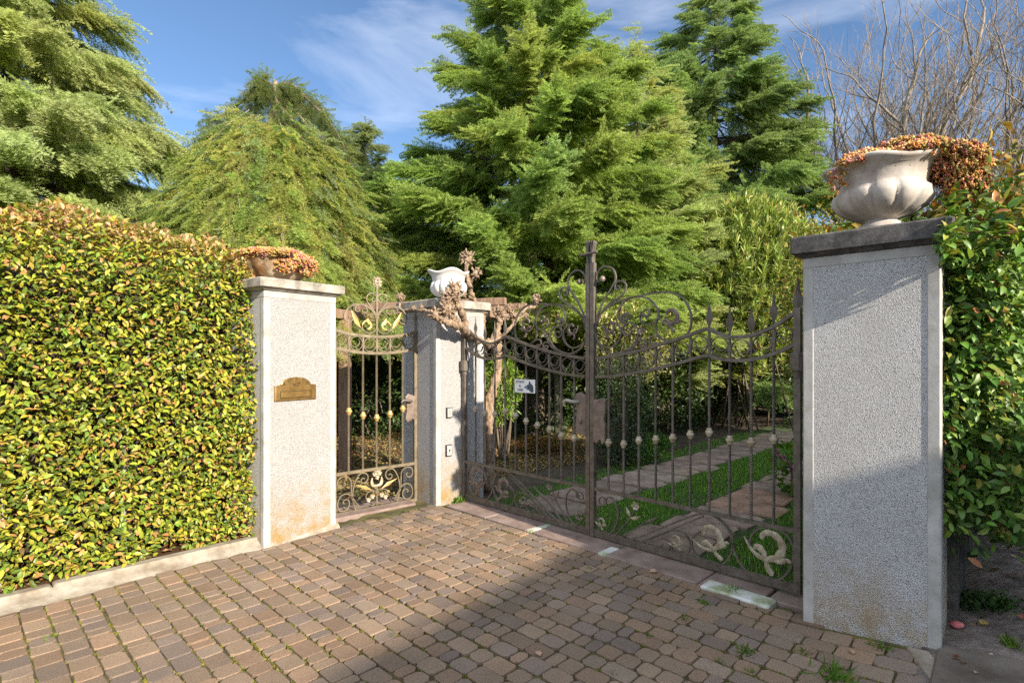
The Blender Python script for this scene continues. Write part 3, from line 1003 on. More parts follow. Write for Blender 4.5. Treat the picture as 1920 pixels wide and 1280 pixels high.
    for (x, y, sz, an) in ((1085, 545, .235, .45), (1560, 625, .275, .0), (775, 540, .11, .5), (130, 375, .095, .2)):
        c = B([(x, y)])[0]
        a = Acc(); acanthus(a, GP, c, sz, an * fl, fl, .008); build('acanthus_leaf', a, lm, r)
    a = Acc(); flower(a, GP, B([(430, 215)])[0], .034, 6); build('flower', a, lm, r)
    for P in ([(375, 310), (355, 270), (340, 225)], [(375, 320), (420, 325), (470, 305)], [(480, 380), (540, 350), (640, 305)]):
        a = Acc(); blade(a, GP, B(P), [(0, .004), (.45, .016), (1, .001)], .006, .006); build('leaf_bud', a, lm if P[0][0] < 400 else M['iron'], r)
    # lock plate
    zc = GP.px(1090, 782)[1]
    base = UC + fl * .045
    o = [(0, -.20), (.03, -.215), (.07, -.17), (.09, -.215), (.115, -.19), (.12, -.05), (.105, .0), (.122, .06), (.12, .165), (.10, .19), (.05, .175), (.0, .165)]
    if mirror:
        o = [(0, -.165), (.03, -.15), (.07, -.155), (.105, -.13), (.11, -.03), (.095, .05), (.11, .11), (.12, .17), (.10, .215), (.06, .225), (0, .20)]
    o = np.array([(base + fl * x, zc + y) for x, y in o])
    if mirror: o = o[::-1]
    a = Acc(); plate(a, GP, o, .0, .022); lp = build('lock_plate', a, M['rusty'], r, smooth=False)
    if mirror:
        a = Acc()
        c = lambda u, z, n: GP.w(np.array(base + fl * u), np.array(zc + z), n)
        tube(a, catmull([c(.075, .14, .02), c(.08, .14, .06), c(.12, .145, .075), c(.18, .15, .075), c(.205, .125, .072), c(.19, .105, .07)], 6), np.interp(np.linspace(0, 1, 31), [0, .4, .8, 1], [.012, .016, .013, .006]), 8)
        build('lever_handle', a, M['cap'], lp)
        a = Acc(); lathe(a, [(.003, -.03), (.011, -.02), (.014, 0), (.011, .02), (.003, .03)], c(.05, -.03, .028), 10); build('key_cover', a, M['rusty'], lp)
    # hinge bracket
    a = Acc()
    zc = GP.px(1497 if not mirror else 872, 679 if not mirror else 686)[1]
    lathe(a, [(.0, -.10), (.030, -.10), (.032, -.055), (.050, -.052), (.052, .055), (.046, .062), (.0, .062)], GP.w(np.array(uo), np.array(zc), 0), 16)
    g0, g1 = (uo + fl * .02, uo + fl * .14)
    band(a, GP, [(g0, zc), (g1, zc)] if not mirror else [(g1, zc), (g0, zc)], .07, .035, n0=-.02, smooth_n=0)
    build('hinge_bracket', a, M['iron'], r, smooth=False)
    return r


leaf_r = gate_leaf(False)
leaf_l = gate_leaf(True)

# ------------------------------------------------------------------ walk gate
QP = Plane(Q0, Q1)
Zp = (620, 510, 7.53); Zq = (620, 830, 8.0)
qu = lambda X, Y, Z: QP.px(Z[0] + X / Z[2], Z[1] + Y / Z[2])
QC = qu(650, 900, Zp)[0]
QR = qu(1192, 900, Zp)[0]; QLft = 2 * QC - QR
IW = M['iron_sunlit']
b_ = QP.w(np.array(QR), np.array(0.0))
wg = thing('walk_gate', 'narrow gilded wrought iron walk gate beside the letterbox pillar', 'gate', (b_[0], b_[1], 0))
mq = lambda P: np.column_stack([2 * QC - np.asarray(P)[:, 0], np.asarray(P)[:, 1]])
tq = lambda pts, Z: QP.trace(pts, *Z)
upR = tq([(650, 912), (800, 911), (950, 900), (1080, 880), (1192, 850)], Zp)
loR = tq([(650, 1145), (850, 1138), (1000, 1120), (1100, 1102), (1192, 1083)], Zp)
full = lambda R: np.vstack([mq(R)[::-1], R[1:]])
for nm, R in (('upper_rail', upR), ('lower_rail', loR)):
    a = Acc(); band(a, QP, full(R), .030, .03, smooth_n=4); build(nm, a, IW, wg, smooth=False)
zqm = QP.px(707, 878)[1]; zqb = QP.px(707, 952)[1]
a = Acc()
for uu_ in (QR, QLft):
    twist_bar(a, QP, uu_, zqb - .04, zup(GP.L) * 0 + float(full(upR)[0, 1]) + .02, .018, 0)
band(a, QP, [(QLft + .017, zqm), (QR - .017, zqm)], .030, .03, smooth_n=0)
band(a, QP, [(QLft + .017, zqb), (QR - .017, zqb)], .055, .03, smooth_n=0)
build('frame', a, IW, wg, smooth=False)
for uu_ in (QR, QLft):
    a = Acc(); spear(a, QP, uu_, float(full(upR)[0, 1]) + .0205, float(full(upR)[0, 1]) + .26, .016, .7); build('spear_head', a, IW, wg, smooth=False)
cy = [760, 790, 800, 783, 748]
nb = 5
ub = np.linspace(QLft, QR, 7)[1:-1]
fu, fz = full(upR)[:, 0], full(upR)[:, 1]; flz = full(loR)
gz = [(771), (779), (783), (776), (766)]
for k, u in enumerate(ub):
    a = Acc()
    zt = float(np.interp(u, flz[:, 0], flz[:, 1])) - .014
    zt2 = float(np.interp(u, fu, fz)) - .014
    twist_bar(a, QP, u, zqm + .014, zt, .0085, 13)
    twist_bar(a, QP, u, zt + .028, zt2, .0085, 0)
    bo = build('bar', a, IW, wg, smooth=False)
    pxk = [653, 680, 706, 731, 754][k]
    a = Acc(); collar(a, QP, u, QP.px(pxk, gz[k])[1], 1.15); build('collar', a, M['gold'], bo)
ed = np.linspace(QLft, QR, 7)
for i in range(6):
    cu_ = (ed[i] + ed[i + 1]) / 2
    zt = float(np.interp(cu_, fu, fz)); zb = float(np.interp(cu_, flz[:, 0], flz[:, 1]))
    a = Acc(); ring_scroll(a, QP, cu_, (zt + zb) / 2, min((ed[1] - ed[0]) * .45, (zt - zb - .03) * .48), -1 if i < 9 else 1, .007, .016)
    build('ring_scroll', a, IW, wg, smooth=False)
stem_ = tq([(652, 905), (652, 560), (655, 200)], Zp)
a = Acc(); twist_bar(a, QP, QC, stem_[0, 1], stem_[2, 1], .009, 0); build('finial_stem', a, IW, wg, smooth=False)
heart = [(648, 690), (648, 620), (610, 550), (555, 480), (512, 410), (508, 350), (545, 305), (600, 305), (640, 345), (640, 390), (605, 420), (578, 395), (592, 368), (612, 378)]
side = [(648, 700), (625, 610), (570, 530), (500, 475), (420, 455), (320, 460), (235, 520), (190, 600), (197, 660), (240, 698), (290, 690), (312, 650), (290, 620), (258, 628), (258, 655)]
inner = [(420, 458), (480, 480), (510, 520), (508, 560), (475, 575), (445, 558), (452, 532)]
inner2 = [(430, 458), (380, 465), (345, 495), (347, 540), (380, 557), (406, 540), (395, 520)]
lower = [(652, 730), (652, 770), (620, 830), (560, 862), (500, 850), (455, 805), (445, 745), (480, 700), (530, 690)]
lstem = [(540, 860), (480, 838), (440, 805), (415, 775)]
for P, wv in ((heart, .012), (side, .012), (inner, .009), (inner2, .009), (lower, .011), (lstem, .010)):
    T_ = mq(tq([(1304 - x, y) for x, y in P], Zp)) if False else None
    # the right half is nearer the true scale: mirror the traced left half about the stem
    R_ = tq(P, Zp)
    for Q_ in (R_, mq(R_)):
        a = Acc(); band(a, QP, Q_, wv, .014, smooth_n=7, taper=[(0, 1), (.7, 1), (1, .6)]); build('crest_scroll', a, IW, wg, smooth=False)
Rl = tq([(418, 782), (375, 720), (330, 640), (288, 535)], Zp)
Rc = [tq([(445, 745), (470, 705), (515, 690), (555, 720), (570, 760), (550, 800), (515, 805)], Zp), tq([(540, 740), (530, 700), (515, 655)], Zp)]
for f_ in (lambda P: P, mq):
    a = Acc(); blade(a, QP, f_(Rl), [(0, .006), (.4, .030), (.7, .020), (1, .001)], .004, .008); build('gilded_leaf', a, M['gold'], wg)
    a = Acc(); blade(a, QP, f_(Rc[0]), [(0, .006), (.5, .016), (1, .010)], .006, .008); blade(a, QP, f_(Rc[1]), [(0, .012), (.5, .022), (1, .012)], .009, .008); build('gilded_curl', a, M['gold'], wg)
fc = tq([(652, 150)], Zp)[0]
a = Acc()
for (dx, dz, rr_) in ((0, .0, .034), (-.028, .016, .024), (.028, .014, .024), (-.016, .04, .022), (.016, .042, .022), (0, -.03, .022), (-.03, -.02, .02), (.03, -.02, .02)):
    flower(a, QP, (QC + dx, fc[1] + dz), rr_, 5, .008 + .006 * random.random())
    flower(a, QP, (QC + dx, fc[1] + dz), rr_ * .9, 5, -.012)
build('gilded_flower', a, M['cream'], wg)
# lower panel
cz_ = lambda P: tq(P, Zq)
ctr_panel = cz_([(683, 700)])[0][0]
def mp2(P):
    return np.column_stack([2 * QC - P[:, 0], P[:, 1]])
RP = [
    ([(960, 935), (1000, 860), (1030, 740), (1030, 610), (1000, 490), (950, 405), (900, 385), (840, 420), (820, 480), (850, 535), (900, 530), (918, 490), (895, 462), (868, 480)], .012),
    ([(985, 850), (1030, 740), (1050, 640), (1052, 540), (1060, 440), (1110, 375), (1180, 360), (1225, 405), (1215, 485), (1165, 508), (1130, 470), (1150, 440)], .011),
    ([(950, 850), (1010, 740), (1060, 650), (1130, 608), (1195, 630), (1226, 720), (1200, 810), (1130, 838), (1080, 790), (1085, 715), (1130, 685), (1158, 715), (1140, 740)], .011),
    ([(690, 790), (710, 720), (760, 690), (820, 695), (850, 740), (840, 790)], .009),
    ([(695, 860), (720, 900), (780, 900)], .009),
    ([(686, 780), (720, 710), (770, 670)], .009),
]
for P, wv in RP:
    R_ = cz_(P)
    for Q_ in (R_, mp2(R_)):
        a = Acc(); band(a, QP, Q_, wv, .014, smooth_n=7); build('panel_scroll', a, IW, wg, smooth=False)
z0_, z1_ = zqb + .03, cz_([(683, 640)])[0][1]
a = Acc(); twist_bar(a, QP, QC, z0_, z1_, .007, 0); build('panel_stem', a, IW, wg, smooth=False)
Rl = cz_([(770, 675), (850, 620), (910, 580), (990, 530)])
Rt = cz_([(686, 640), (745, 620), (765, 560), (760, 500)])
for f_ in (lambda P: P, mp2):
    a = Acc(); blade(a, QP, f_(Rl), [(0, .004), (.4, .024), (1, .001)], .004, .007); build('gilded_leaf', a, M['gold'], wg)
    a = Acc(); blade(a, QP, f_(Rt), [(0, .012), (.5, .02), (1, .006)], .006, .008); build('gilded_leaf', a, M['cream'], wg)
    for (x, y) in ((760, 770), (815, 800)):
        a = Acc(); flower(a, QP, f_(cz_([(x, y)]))[0], .026, 5, .008); build('gilded_flower', a, M['cream'], wg)
fz_ = cz_([(690, 470)])[0][1]
a = Acc()
for (dx, dz) in ((0, 0), (-.03, .01), (.03, .012), (-.014, .032), (.018, .034), (0, -.028)):
    flower(a, QP, (QC + dx, fz_ + dz), .025, 5, .008)
build('gilded_flower', a, M['cream'], wg)
# lock plate and handle
zc = QP.px(766, 763)[1]
o = np.array([(-.10, .05), (-.115, .11), (-.08, .15), (-.02, .13), (0, .12), (0, -.14), (-.03, -.13), (-.045, -.15), (-.09, -.165), (-.115, -.13), (-.10, -.05)])
o = np.column_stack([QR - .018 + o[:, 0], zc + o[:, 1]])[::-1]
a = Acc(); plate(a, QP, o[::-1], .0, .02); lp = build('lock_plate', a, M['rusty'], wg, smooth=False)
a = Acc()
c = lambda u, z, n: QP.w(np.array(QR - .018 + u), np.array(zc + z), n)
tube(a, catmull([c(-.05, .07, .02), c(-.06, .07, .06), c(-.10, .075, .07), c(-.16, .085, .07), c(-.19, .065, .07), c(-.18, .045, .07)], 6), np.interp(np.linspace(0, 1, 31), [0, .5, 1], [.012, .014, .006]), 8)
build('lever_handle', a, M['iron'], lp)

# ------------------------------------------------------------------ letterbox, intercoms, sign
FP = Plane(A0, A0 + .70 * np.array([cos(ANG_L), sin(ANG_L)]))
u0, z0 = FP.px(514, 752); u1, _ = FP.px(591.5, 748); _, z1 = FP.px(514, 724)
z1 = FP.px(552, 722)[1]; z0 = FP.px(552, 750)[1]; ztop = FP.px(552, 711)[1]
ztop = z1 + .075
r = thing('letterbox', 'arched brass letterbox plate reading POSTA on the stuccoed pillar by the hedge', 'letterbox', tuple(FP.w(np.array((u0 + u1) / 2), np.array(z0), .0)))
uc = (u0 + u1) / 2; hw = (u1 - u0) / 2
out = [(-hw, z0), (hw, z0), (hw, z1), (hw * .72, z1)]
for t in np.linspace(.0, pi, 15)[1:-1]:
    out.append((hw * .74 * cos(t), z1 + .072 * sin(t)))
out += [(-hw * .72, z1), (-hw, z1)]
a = Acc(); plate(a, FP, [(uc + x, z) for x, z in out], -.004, .012, .004); build('face_plate', a, M['brass'], r, smooth=False)
a = Acc()
sh = hw * .74; zs0, zs1 = z0 + (z1 - z0) * .18, z0 + (z1 - z0) * .62
for P in ([(-sh, zs0), (sh, zs0)], [(-sh, zs1), (sh, zs1)], [(-sh, zs0 - .003), (-sh, zs1 + .003)], [(sh, zs0 - .003), (sh, zs1 + .003)]):
    band(a, FP, [(uc + x, z) for x, z in P], .006, .012, n0=.010, smooth_n=0)
build('slot_rim', a, M['brass_dark'], r, smooth=False)
a = Acc(); plate(a, FP, [(uc - sh + .006, zs0 + .004), (uc + sh - .006, zs0 + .004), (uc + sh - .006, zs1 - .004), (uc - sh + .006, zs1 - .004)], .011, .003, .001); build('flap', a, M['brass'], r, smooth=False)
a = Acc()
band(a, FP, [(uc + .032 * cos(t), z1 + .022 + .024 * sin(t)) for t in np.linspace(pi, 2 * pi, 14)], .005, .010, n0=.013, smooth_n=0)
band(a, FP, [(uc + .014 * cos(t), z1 + .012 + .011 * sin(t)) for t in np.linspace(0, 2 * pi, 16)], .004, .008, n0=.013, smooth_n=0)
band(a, FP, [(uc + .016, z1 + .018), (uc + .03, z1 + .026), (uc + .036, z1 + .036)], .006, .008, n0=.013, smooth_n=4)
build('horn_emblem', a, M['brass_dark'], r, smooth=False)
a = Acc()
for ch, t in zip('POSTA', np.linspace(pi * .86, pi * .14, 5)):
    V, F = text_verts(ch, .046)
    an = t - pi / 2
    x = V[:, 0] * cos(an) - V[:, 1] * sin(an) + hw * .60 * cos(t); y = V[:, 0] * sin(an) + V[:, 1] * cos(an) + .052 * sin(t)
    a.add(FP.w(uc + x, z1 - .002 + y, .0135 + V[:, 2]), F)
build('lettering', a, M['brass_dark'], r, smooth=False)

FM = Plane(E0, E0 + .665 * np.array([cos(ANG_M), sin(ANG_M)]))
for k, (pa, lab) in enumerate((((836, 764, 847, 783), 'small framed entry keypad on the vine-wrapped pillar, above the lock switch'), ((835, 834, 846, 855), 'small framed lock switch low on the vine-wrapped pillar, below the keypad'))):
    ua, za = FM.px(pa[0], pa[3]); ub_, zb = FM.px(pa[2], pa[1])
    zb = za + (pa[3] - pa[1]) / FPX * 5.95
    r = thing('entry_panel', lab, 'entry panel', tuple(FM.w(np.array((ua + ub_) / 2), np.array(za), 0)), 'entry panels on the middle pillar')
    a = Acc(); plate(a, FM, [(ua, za), (ub_, za), (ub_, zb), (ua, zb)], -.012, .030, .002); build('housing', a, M['plastic'], r, smooth=False)
    i = .008
    a = Acc(); plate(a, FM, [(ua + i, za + i), (ub_ - i, za + i), (ub_ - i, zb - i), (ua + i, zb - i)], .0205, .003, .001); build('face_plate', a, M['steel'], r, smooth=False)
    um, zm_ = (ua + ub_) / 2, (za + zb) / 2
    a = Acc()
    if k == 0:
        for ix in (-1, 0, 1):
            for iz in (-1, 0, 1, 2):
                q = (um + ix * .012, zm_ + iz * .018 - .01)
                plate(a, FM, [(q[0] - .004, q[1] - .005), (q[0] + .004, q[1] - .005), (q[0] + .004, q[1] + .005), (q[0] - .004, q[1] + .005)], .0235, .003, .001)
        build('key_pad', a, M['cap'], r, smooth=False)
    else:
        lathe(a, [(0, 0), (.009, 0), (.009, .006), (0, .006)], (0, 0, 0), 12)
        V = np.concatenate(a.v); a.v = [FM.w(um + V[:, 0], zm_ + .006 + V[:, 1], .0236 + V[:, 2])]
        band(a, FM, [(um, zm_), (um, zm_ - .018)], .006, .004, n0=.026, smooth_n=0)
        build('keyhole', a, M['plastic'], r, smooth=False)

ua, za = GP.px(967, 737); ub_, _ = GP.px(1005, 737); za = GP.px(986, 736)[1]; zb = GP.px(986, 711)[1]
r = thing('warning_sign', 'white sign reading ATTENTI AL CANE with a dark dog head on the gate bars', 'sign', tuple(GP.w(np.array((ua + ub_) / 2), np.array(za), .012)))
a = Acc(); plate(a, GP, [(ua, za), (ub_, za), (ub_, zb), (ua, zb)], .010, .004, .0008); build('panel', a, M['enamel'], r, smooth=False)
sw, sh_ = ub_ - ua, zb - za
a = Acc()
for s_, fx, fy in (('ATTENTI', .27, .80), ('AL', .27, .50), ('CANE', .27, .20)):
    V, F = text_verts(s_, sh_ * .27)
    a.add(GP.w(ua + sw * fx + V[:, 0] * .82, za + sh_ * fy + V[:, 1], .0160 + V[:, 2]), F)
build('lettering', a, M['ink'], r, smooth=False)
dog = [(.47, .36), (.50, .46), (.60, .55), (.70, .66), (.715, .92), (.76, .86), (.80, .70), (.86, .66), (.92, .48), (.94, .12), (.88, .06), (.78, .08), (.74, .18), (.66, .26), (.60, .22), (.64, .34), (.56, .33)]
a = Acc()
P = [(ua + sw * x, za + sh_ * y) for x, y in dog][::-1]
V = GP.w(np.array([p[0] for p in P]), np.array([p[1] for p in P]), .0165)
import mathutils
tris = mathutils.geometry.tessellate_polygon([[Vector((p[0], p[1], 0)) for p in P]])
a.add(V, [tuple(t) for t in tris]); build('dog_head', a, M['ink'], r, smooth=False)
a = Acc()
P = [(.50, .41), (.56, .45), (.66, .42), (.63, .34), (.60, .26), (.56, .21), (.62, .20), (.67, .28), (.60, .33)][:5]
V = GP.w(np.array([ua + sw * p[0] for p in P]), np.array([za + sh_ * p[1] for p in P]), .0172)
a.add(V, [(0, 1, 2), (0, 2, 3), (0, 3, 4)]); build('dog_muzzle', a, M['ink_light'], r, smooth=False)

# ------------------------------------------------------------------ leaf shapes
LEAF_V = np.array([(0, 0, 0), (-.22, .34, .07), (0, .38, 0), (.22, .34, .07), (-.19, .68, .04), (0, .72, -.05), (.19, .68, .04), (0, 1, -.14)])
LEAF_F = np.array([(0, 2, 1), (0, 3, 2), (1, 2, 5), (1, 5, 4), (2, 3, 6), (2, 6, 5), (4, 5, 7), (5, 6, 7)])
SMALL_V = np.array([(0, 0, 0), (-.28, .5, .08), (0, .55, -.03), (.28, .5, .08), (0, 1, -.1)])
SMALL_F = np.array([(0, 2, 1), (0, 3, 2), (1, 2, 4), (2, 3, 4)])
LONG_V = np.array([(0, 0, 0), (-.075, .35, .02), (.075, .35, .02), (-.06, .7, -.01), (.06, .7, -.01), (0, 1, -.08)])
LONG_F = np.array([(0, 2, 1), (1, 2, 4), (1, 4, 3), (3, 4, 5)])
FAT_V = np.array([(0, 0, 0), (-.42, .55, .12), (0, .5, .22), (.42, .55, .12), (0, 1, .10), (0, .5, -.12)])
FAT_F = np.array([(0, 2, 1), (0, 3, 2), (1, 2, 4), (2, 3, 4), (0, 1, 5), (0, 5, 3), (1, 4, 5), (5, 4, 3)])


def pick(pal_, w, n, rng, jit=.18):
    pal_ = np.array(pal_); w = np.array(w, float); w /= w.sum()
    c = pal_[rng.choice(len(pal_), n, p=w)]
    return c * (1 + rng.normal(0, jit, (n, 1))) * (1 + rng.normal(0, .06, (n, 3)))


def unit_noise(n, rng, s):
    return rng.normal(0, s, (n, 3))


# ------------------------------------------------------------------ urns with sedum
def sedum(name, label, centre, rx, rz, n, seed, spill=None, loc_z=0, top=.05):
    """mound of small fleshy rosettes; spill = list of (offset xyz, radius, count) trailing over the rim"""
    rng = np.random.default_rng(seed)
    a = Acc()
    pal_ = [(.66, .29, .08), (.70, .42, .13), (.55, .19, .13), (.50, .42, .11), (.72, .46, .27), (.36, .36, .10), (.62, .28, .25)]
    wts = [3, 3, 2, 1.6, 2, 1, 1]
    P = []
    th = rng.uniform(0, 2 * pi, n); q = np.sqrt(rng.uniform(0, 1, n))
    hump = rz * np.sqrt(np.maximum(0, 1.05 - q ** 2)) * (.72 + .28 * np.sin(th * 3 + seed) * q) * rng.uniform(.55, 1.05, n)
    P.append(np.stack([centre[0] + rx * q * np.cos(th), centre[1] + rx * q * np.sin(th), centre[2] + hump], 1))
    for (off, rad, cnt) in (spill or []):
        g_ = rng.normal(0, 1, (cnt, 3)); g_ /= np.linalg.norm(g_, axis=1, keepdims=True)
        P.append(np.array(centre) + np.array(off) + g_ * np.array(rad) * rng.uniform(.3, 1, (cnt, 1)) ** .5)
    P = np.concatenate(P); n = len(P)
    out_ = nrm(P - (np.array(centre) - np.array([0, 0, .12])) + unit_noise(n, rng, .08))
    pts, dirs, ups, cols, sc = [], [], [], [], []
    for k in range(7):
        an = k * 2 * pi / 7 + rng.uniform(0, 1, n)
        t1 = nrm(np.cross(out_, rng.normal(0, 1, (n, 3))))
        t2 = np.cross(out_, t1)
        d = t1 * np.cos(an)[:, None] + t2 * np.sin(an)[:, None] + out_ * rng.uniform(.25, 1.0, (n, 1))
        pts.append(P); dirs.append(d); ups.append(out_); sc.append(rng.uniform(.011, .024, n))
    cbase = pick(pal_, wts, n, rng, .15)
    for k in range(7): cols.append(cbase * (1 + rng.normal(0, .12, (n, 1))))
    scatter(a, FAT_V, FAT_F, np.concatenate(pts), frames(np.concatenate(dirs), np.concatenate(ups) + 1e-3), np.concatenate(sc), np.concatenate(cols))
    r = thing(name, label, 'plant', tuple(centre))
    r['group'] = 'sedum plants in the pillar urns'
    build('foliage', a, M['sedum'], r)
    a = Acc()
    lathe(a, [(.0, rz * .42), (rx * .5, rz * .34), (rx * .93, .0), (rx * .9, -.05), (0, -.05)], centre, 20)
    build('soil', a, M['soil'], r)
    return r


# right urn: fluted bowl on a short foot
ur = np.array([cR[0] - .05, cR[1] - .10, zR])
r = thing('urn', 'large weathered stone urn with fluted bowl on the blackened pillar cap', 'urn', tuple(ur), 'urns on the gate pillars')
a = Acc()
prof = [(.0, .0), (.13, .0), (.135, .02), (.11, .045), (.08, .062), (.09, .075), (.16, .095), (.225, .135), (.255, .185), (.25, .225), (.222, .248), (.222, .265), (.232, .31), (.255, .348), (.285, .362), (.298, .377), (.288, .387), (.258, .37), (.235, .35), (.0, .34)]
def flute(th, i, r_, z_):
    if 6 <= i <= 10:
        k = [.6, 1, 1, .9, .4][i - 6]
        return r_ * (1 - .115 * k * (1 - abs(cos(th * 6)) ** .5)), z_
    if 13 <= i <= 17:
        wv = sin(th * 5 + .6)
        return r_ * (1 + .03 * wv), z_ + .009 * wv
    return r_, z_
lathe(a, prof, ur, 96, flute)
build('bowl', a, M['urn'], r)
sedum('sedum_plant', 'orange sedum mound spilling over the large fluted urn', (ur[0], ur[1], ur[2] + .365), .262, .13, 2600, 4,
      spill=[((.31, -.14, -.01), (.19, .15, .12), 2000), ((.34, -.18, -.12), (.12, .10, .12), 900), ((.12, -.25, .04), (.2, .06, .04), 400), ((.14, -.05, .10), (.2, .14, .07), 700), ((-.25, -.14, .01), (.09, .06, .03), 70), ((-.29, -.06, -.07), (.05, .05, .09), 26)])

# left urn: wide shallow dish
ul = np.array([cL[0] - .03, cL[1] - .02, zL])
r = thing('urn', 'wide shallow stone bowl stained rusty orange on the letterbox pillar', 'urn', tuple(ul), 'urns on the gate pillars')
a = Acc()
prof = [(.0, .0), (.13, .0), (.16, .01), (.225, .06), (.275, .13), (.305, .195), (.315, .212), (.305, .222), (.28, .208), (0, .19)]
def flute2(th, i, r_, z_):
    if 2 <= i <= 6: return r_ * (1 - .05 * (1 - abs(cos(th * 7)))), z_
    return r_, z_
lathe(a, prof, ul, 96, flute2)
build('bowl', a, M['urn_rust'], r)
sedum('sedum_plant', 'peach coloured sedum trailing over the shallow stained bowl', (ul[0], ul[1], ul[2] + .20), .295, .14, 2000, 9,
      spill=[((.26, -.1, -.02), (.10, .14, .07), 420), ((.17, -.22, -.06), (.10, .06, .08), 260), ((-.30, -.02, .03), (.15, .12, .05), 700), ((.02, -.27, .035), (.27, .07, .04), 800), ((.30, -.06, -.05), (.10, .10, .10), 400), ((.05, .2, .0), (.2, .1, .05), 150)])

# middle urn: white gadrooned bowl
um_ = np.array([cM[0] - .03, cM[1] - .05, zM])
um_ = np.array([depth_point(841, 6.28)[0], 6.28, zM])
r = thing('urn', 'white stone urn with bulbous lobes and wavy rim on the vine pillar', 'urn', tuple(um_), 'urns on the gate pillars')
a = Acc()
prof = [(.0, .0), (.11, .0), (.115, .012), (.08, .03), (.09, .045), (.16, .07), (.205, .12), (.215, .165), (.20, .20), (.182, .21), (.182, .23), (.190, .28), (.205, .31), (.228, .325), (.232, .338), (.222, .346), (.20, .338), (0, .32)]
def flute3(th, i, r_, z_):
    if 5 <= i <= 9:
        k = [.5, 1, 1, 1, .5][i - 5]
        return r_ * (1 - .13 * k * (1 - abs(cos(th * 7)) ** .6)), z_ + (.012 * abs(cos(th * 7)) if i >= 8 else 0)
    if 12 <= i <= 16:
        wv = sin(th * 4 + .3)
        return r_ * (1 + .05 * wv), z_ + .018 * wv
    return r_, z_
lathe(a, prof, um_, 112, flute3)
build('bowl', a, M['urn_white'], r)

# ------------------------------------------------------------------ the knotted vine
rng = np.random.default_rng(21)
vd = 6.62
vine = thing('climbing_vine', 'bare knotted climbing vine with pruned stubs, growing over the middle pillar', 'vine', tuple(depth_point(912, vd)))
def vp(pts): return np.array([np.append(depth_point(px_, d)[:2], zat(py_, d)) for px_, py_, d in pts])
def vt(pts, r0, r1, acc, nz=.10, n=8):
    P = catmull(vp(pts), n)
    P = P + rng.normal(0, .006, P.shape)
    R = .86 * np.linspace(r0, r1, len(P)) * (1 + .12 * np.sin(np.arange(len(P)) * .9) + rng.normal(0, .06, len(P)))
    tube(acc, P, R, 9, noise=nz)
a = Acc()
base_y = 668 + 1638.4 / vd
vt([(916, base_y + 4, vd), (914, 850, vd), (910, 790, vd), (903, 745, vd - .05), (897, 710, vd - .05), (893, 680, vd)], .085, .05, a)
vt([(916, base_y + 4, vd + .08), (918, 840, vd + .06), (916, 780, vd), (922, 735, vd), (932, 700, vd), (934, 660, vd - .02), (930, 630, vd - .04)], .075, .055, a)
vt([(893, 682, vd), (903, 660, vd), (918, 645, vd - .05), (930, 625, vd - .05)], .05, .04, a)
vt([(922, 645, vd), (900, 640, 6.35), (882, 628, 6.1), (866, 614, 5.82), (852, 600, 5.72), (845, 588, 5.68)], .06, .045, a)
vt([(872, 622, 5.9), (868, 590, 5.78), (856, 570, 5.68), (850, 548, 5.66)], .05, .03, a)
vt([(860, 612, 5.8), (840, 604, 5.64), (822, 598, 5.60), (812, 590, 5.60)], .05, .025, a)
vt([(930, 632, vd), (936, 605, vd), (948, 592, vd), (972, 590, vd), (985, 578, vd), (1003, 574, vd + .1)], .045, .022, a)
vt([(930, 640, vd + .05), (950, 622, vd), (968, 600, vd), (985, 592, vd)], .03, .02, a)
vt([(938, 600, vd), (930, 590, vd), (926, 580, vd)], .03, .02, a)
vt([(905, 640, vd), (906, 615, 6.7), (908, 590, 6.75)], .035, .028, a)
vt([(885, 560, 6.75), (882, 540, 6.7), (876, 515, 6.68), (874, 490, 6.66)], .04, .03, a)
vt([(908, 600, 6.75), (896, 575, 6.78), (886, 558, 6.75), (882, 535, 6.7), (890, 518, 6.68)], .04, .02, a)
vt([(840, 590, 5.62), (800, 583, 5.72), (770, 580, 5.98), (752, 580, 6.12), (748, 565, 6.2)], .02, .012, a)
build('trunk', a, M['vinebark'], vine)
def knob(px_, py_, d, rad, n, sd, up=(0, 0, 1)):
    a = Acc()
    c = np.append(depth_point(px_, d)[:2], zat(py_, d))
    # gnarled heart
    V = []
    tube(a, catmull([c + np.array([0, 0, -rad * .8]), c, c + np.array([0, 0, rad * .7])], 4), np.array([.35, .5, .62, .7, .72, .66, .55, .42, .25]) * rad, 8, noise=.12)
    for k in range(n):
        d_ = nrm(rng.normal(0, 1, 3) + np.array(up) * .5)
        s_ = c + d_ * rad * rng.uniform(.35, .7)
        L = rng.uniform(.4, .85) * rad
        d2 = nrm(d_ + rng.normal(0, .35, 3))
        rr_ = rng.uniform(.05, .095) * rad + .003
        tube(a, [s_, s_ + d_ * L * .5, s_ + d_ * L * .5 + d2 * L * .5], [rr_ * 1.2, rr_, rr_ * .9], 5, noise=.1)
    return build('pruned_knob', a, M['vinebark'], vine)
for (px_, py_, d, rad, n) in ((875, 484, 6.66, .085, 60), (893, 512, 6.68, .07, 40), (845, 560, 5.66, .10, 80), (853, 541, 5.66, .075, 50), (838, 578, 5.62, .085, 60), (816, 590, 5.58, .065, 50), (826, 600, 5.6, .05, 30), (870, 552, 6.4, .04, 16),
                              (751, 558, 6.2, .05, 34), (936, 584, vd, .06, 40), (955, 577, vd, .05, 30), (960, 590, vd, .05, 26), (1005, 562, vd + .1, .06, 44), (985, 592, vd, .035, 20), (908, 588, 6.75, .04, 20), (775, 578, 5.95, .03, 14), (790, 575, 5.85, .03, 14), (973, 575, vd, .035, 18)):
    knob(px_, py_, d, rad, n, 1)

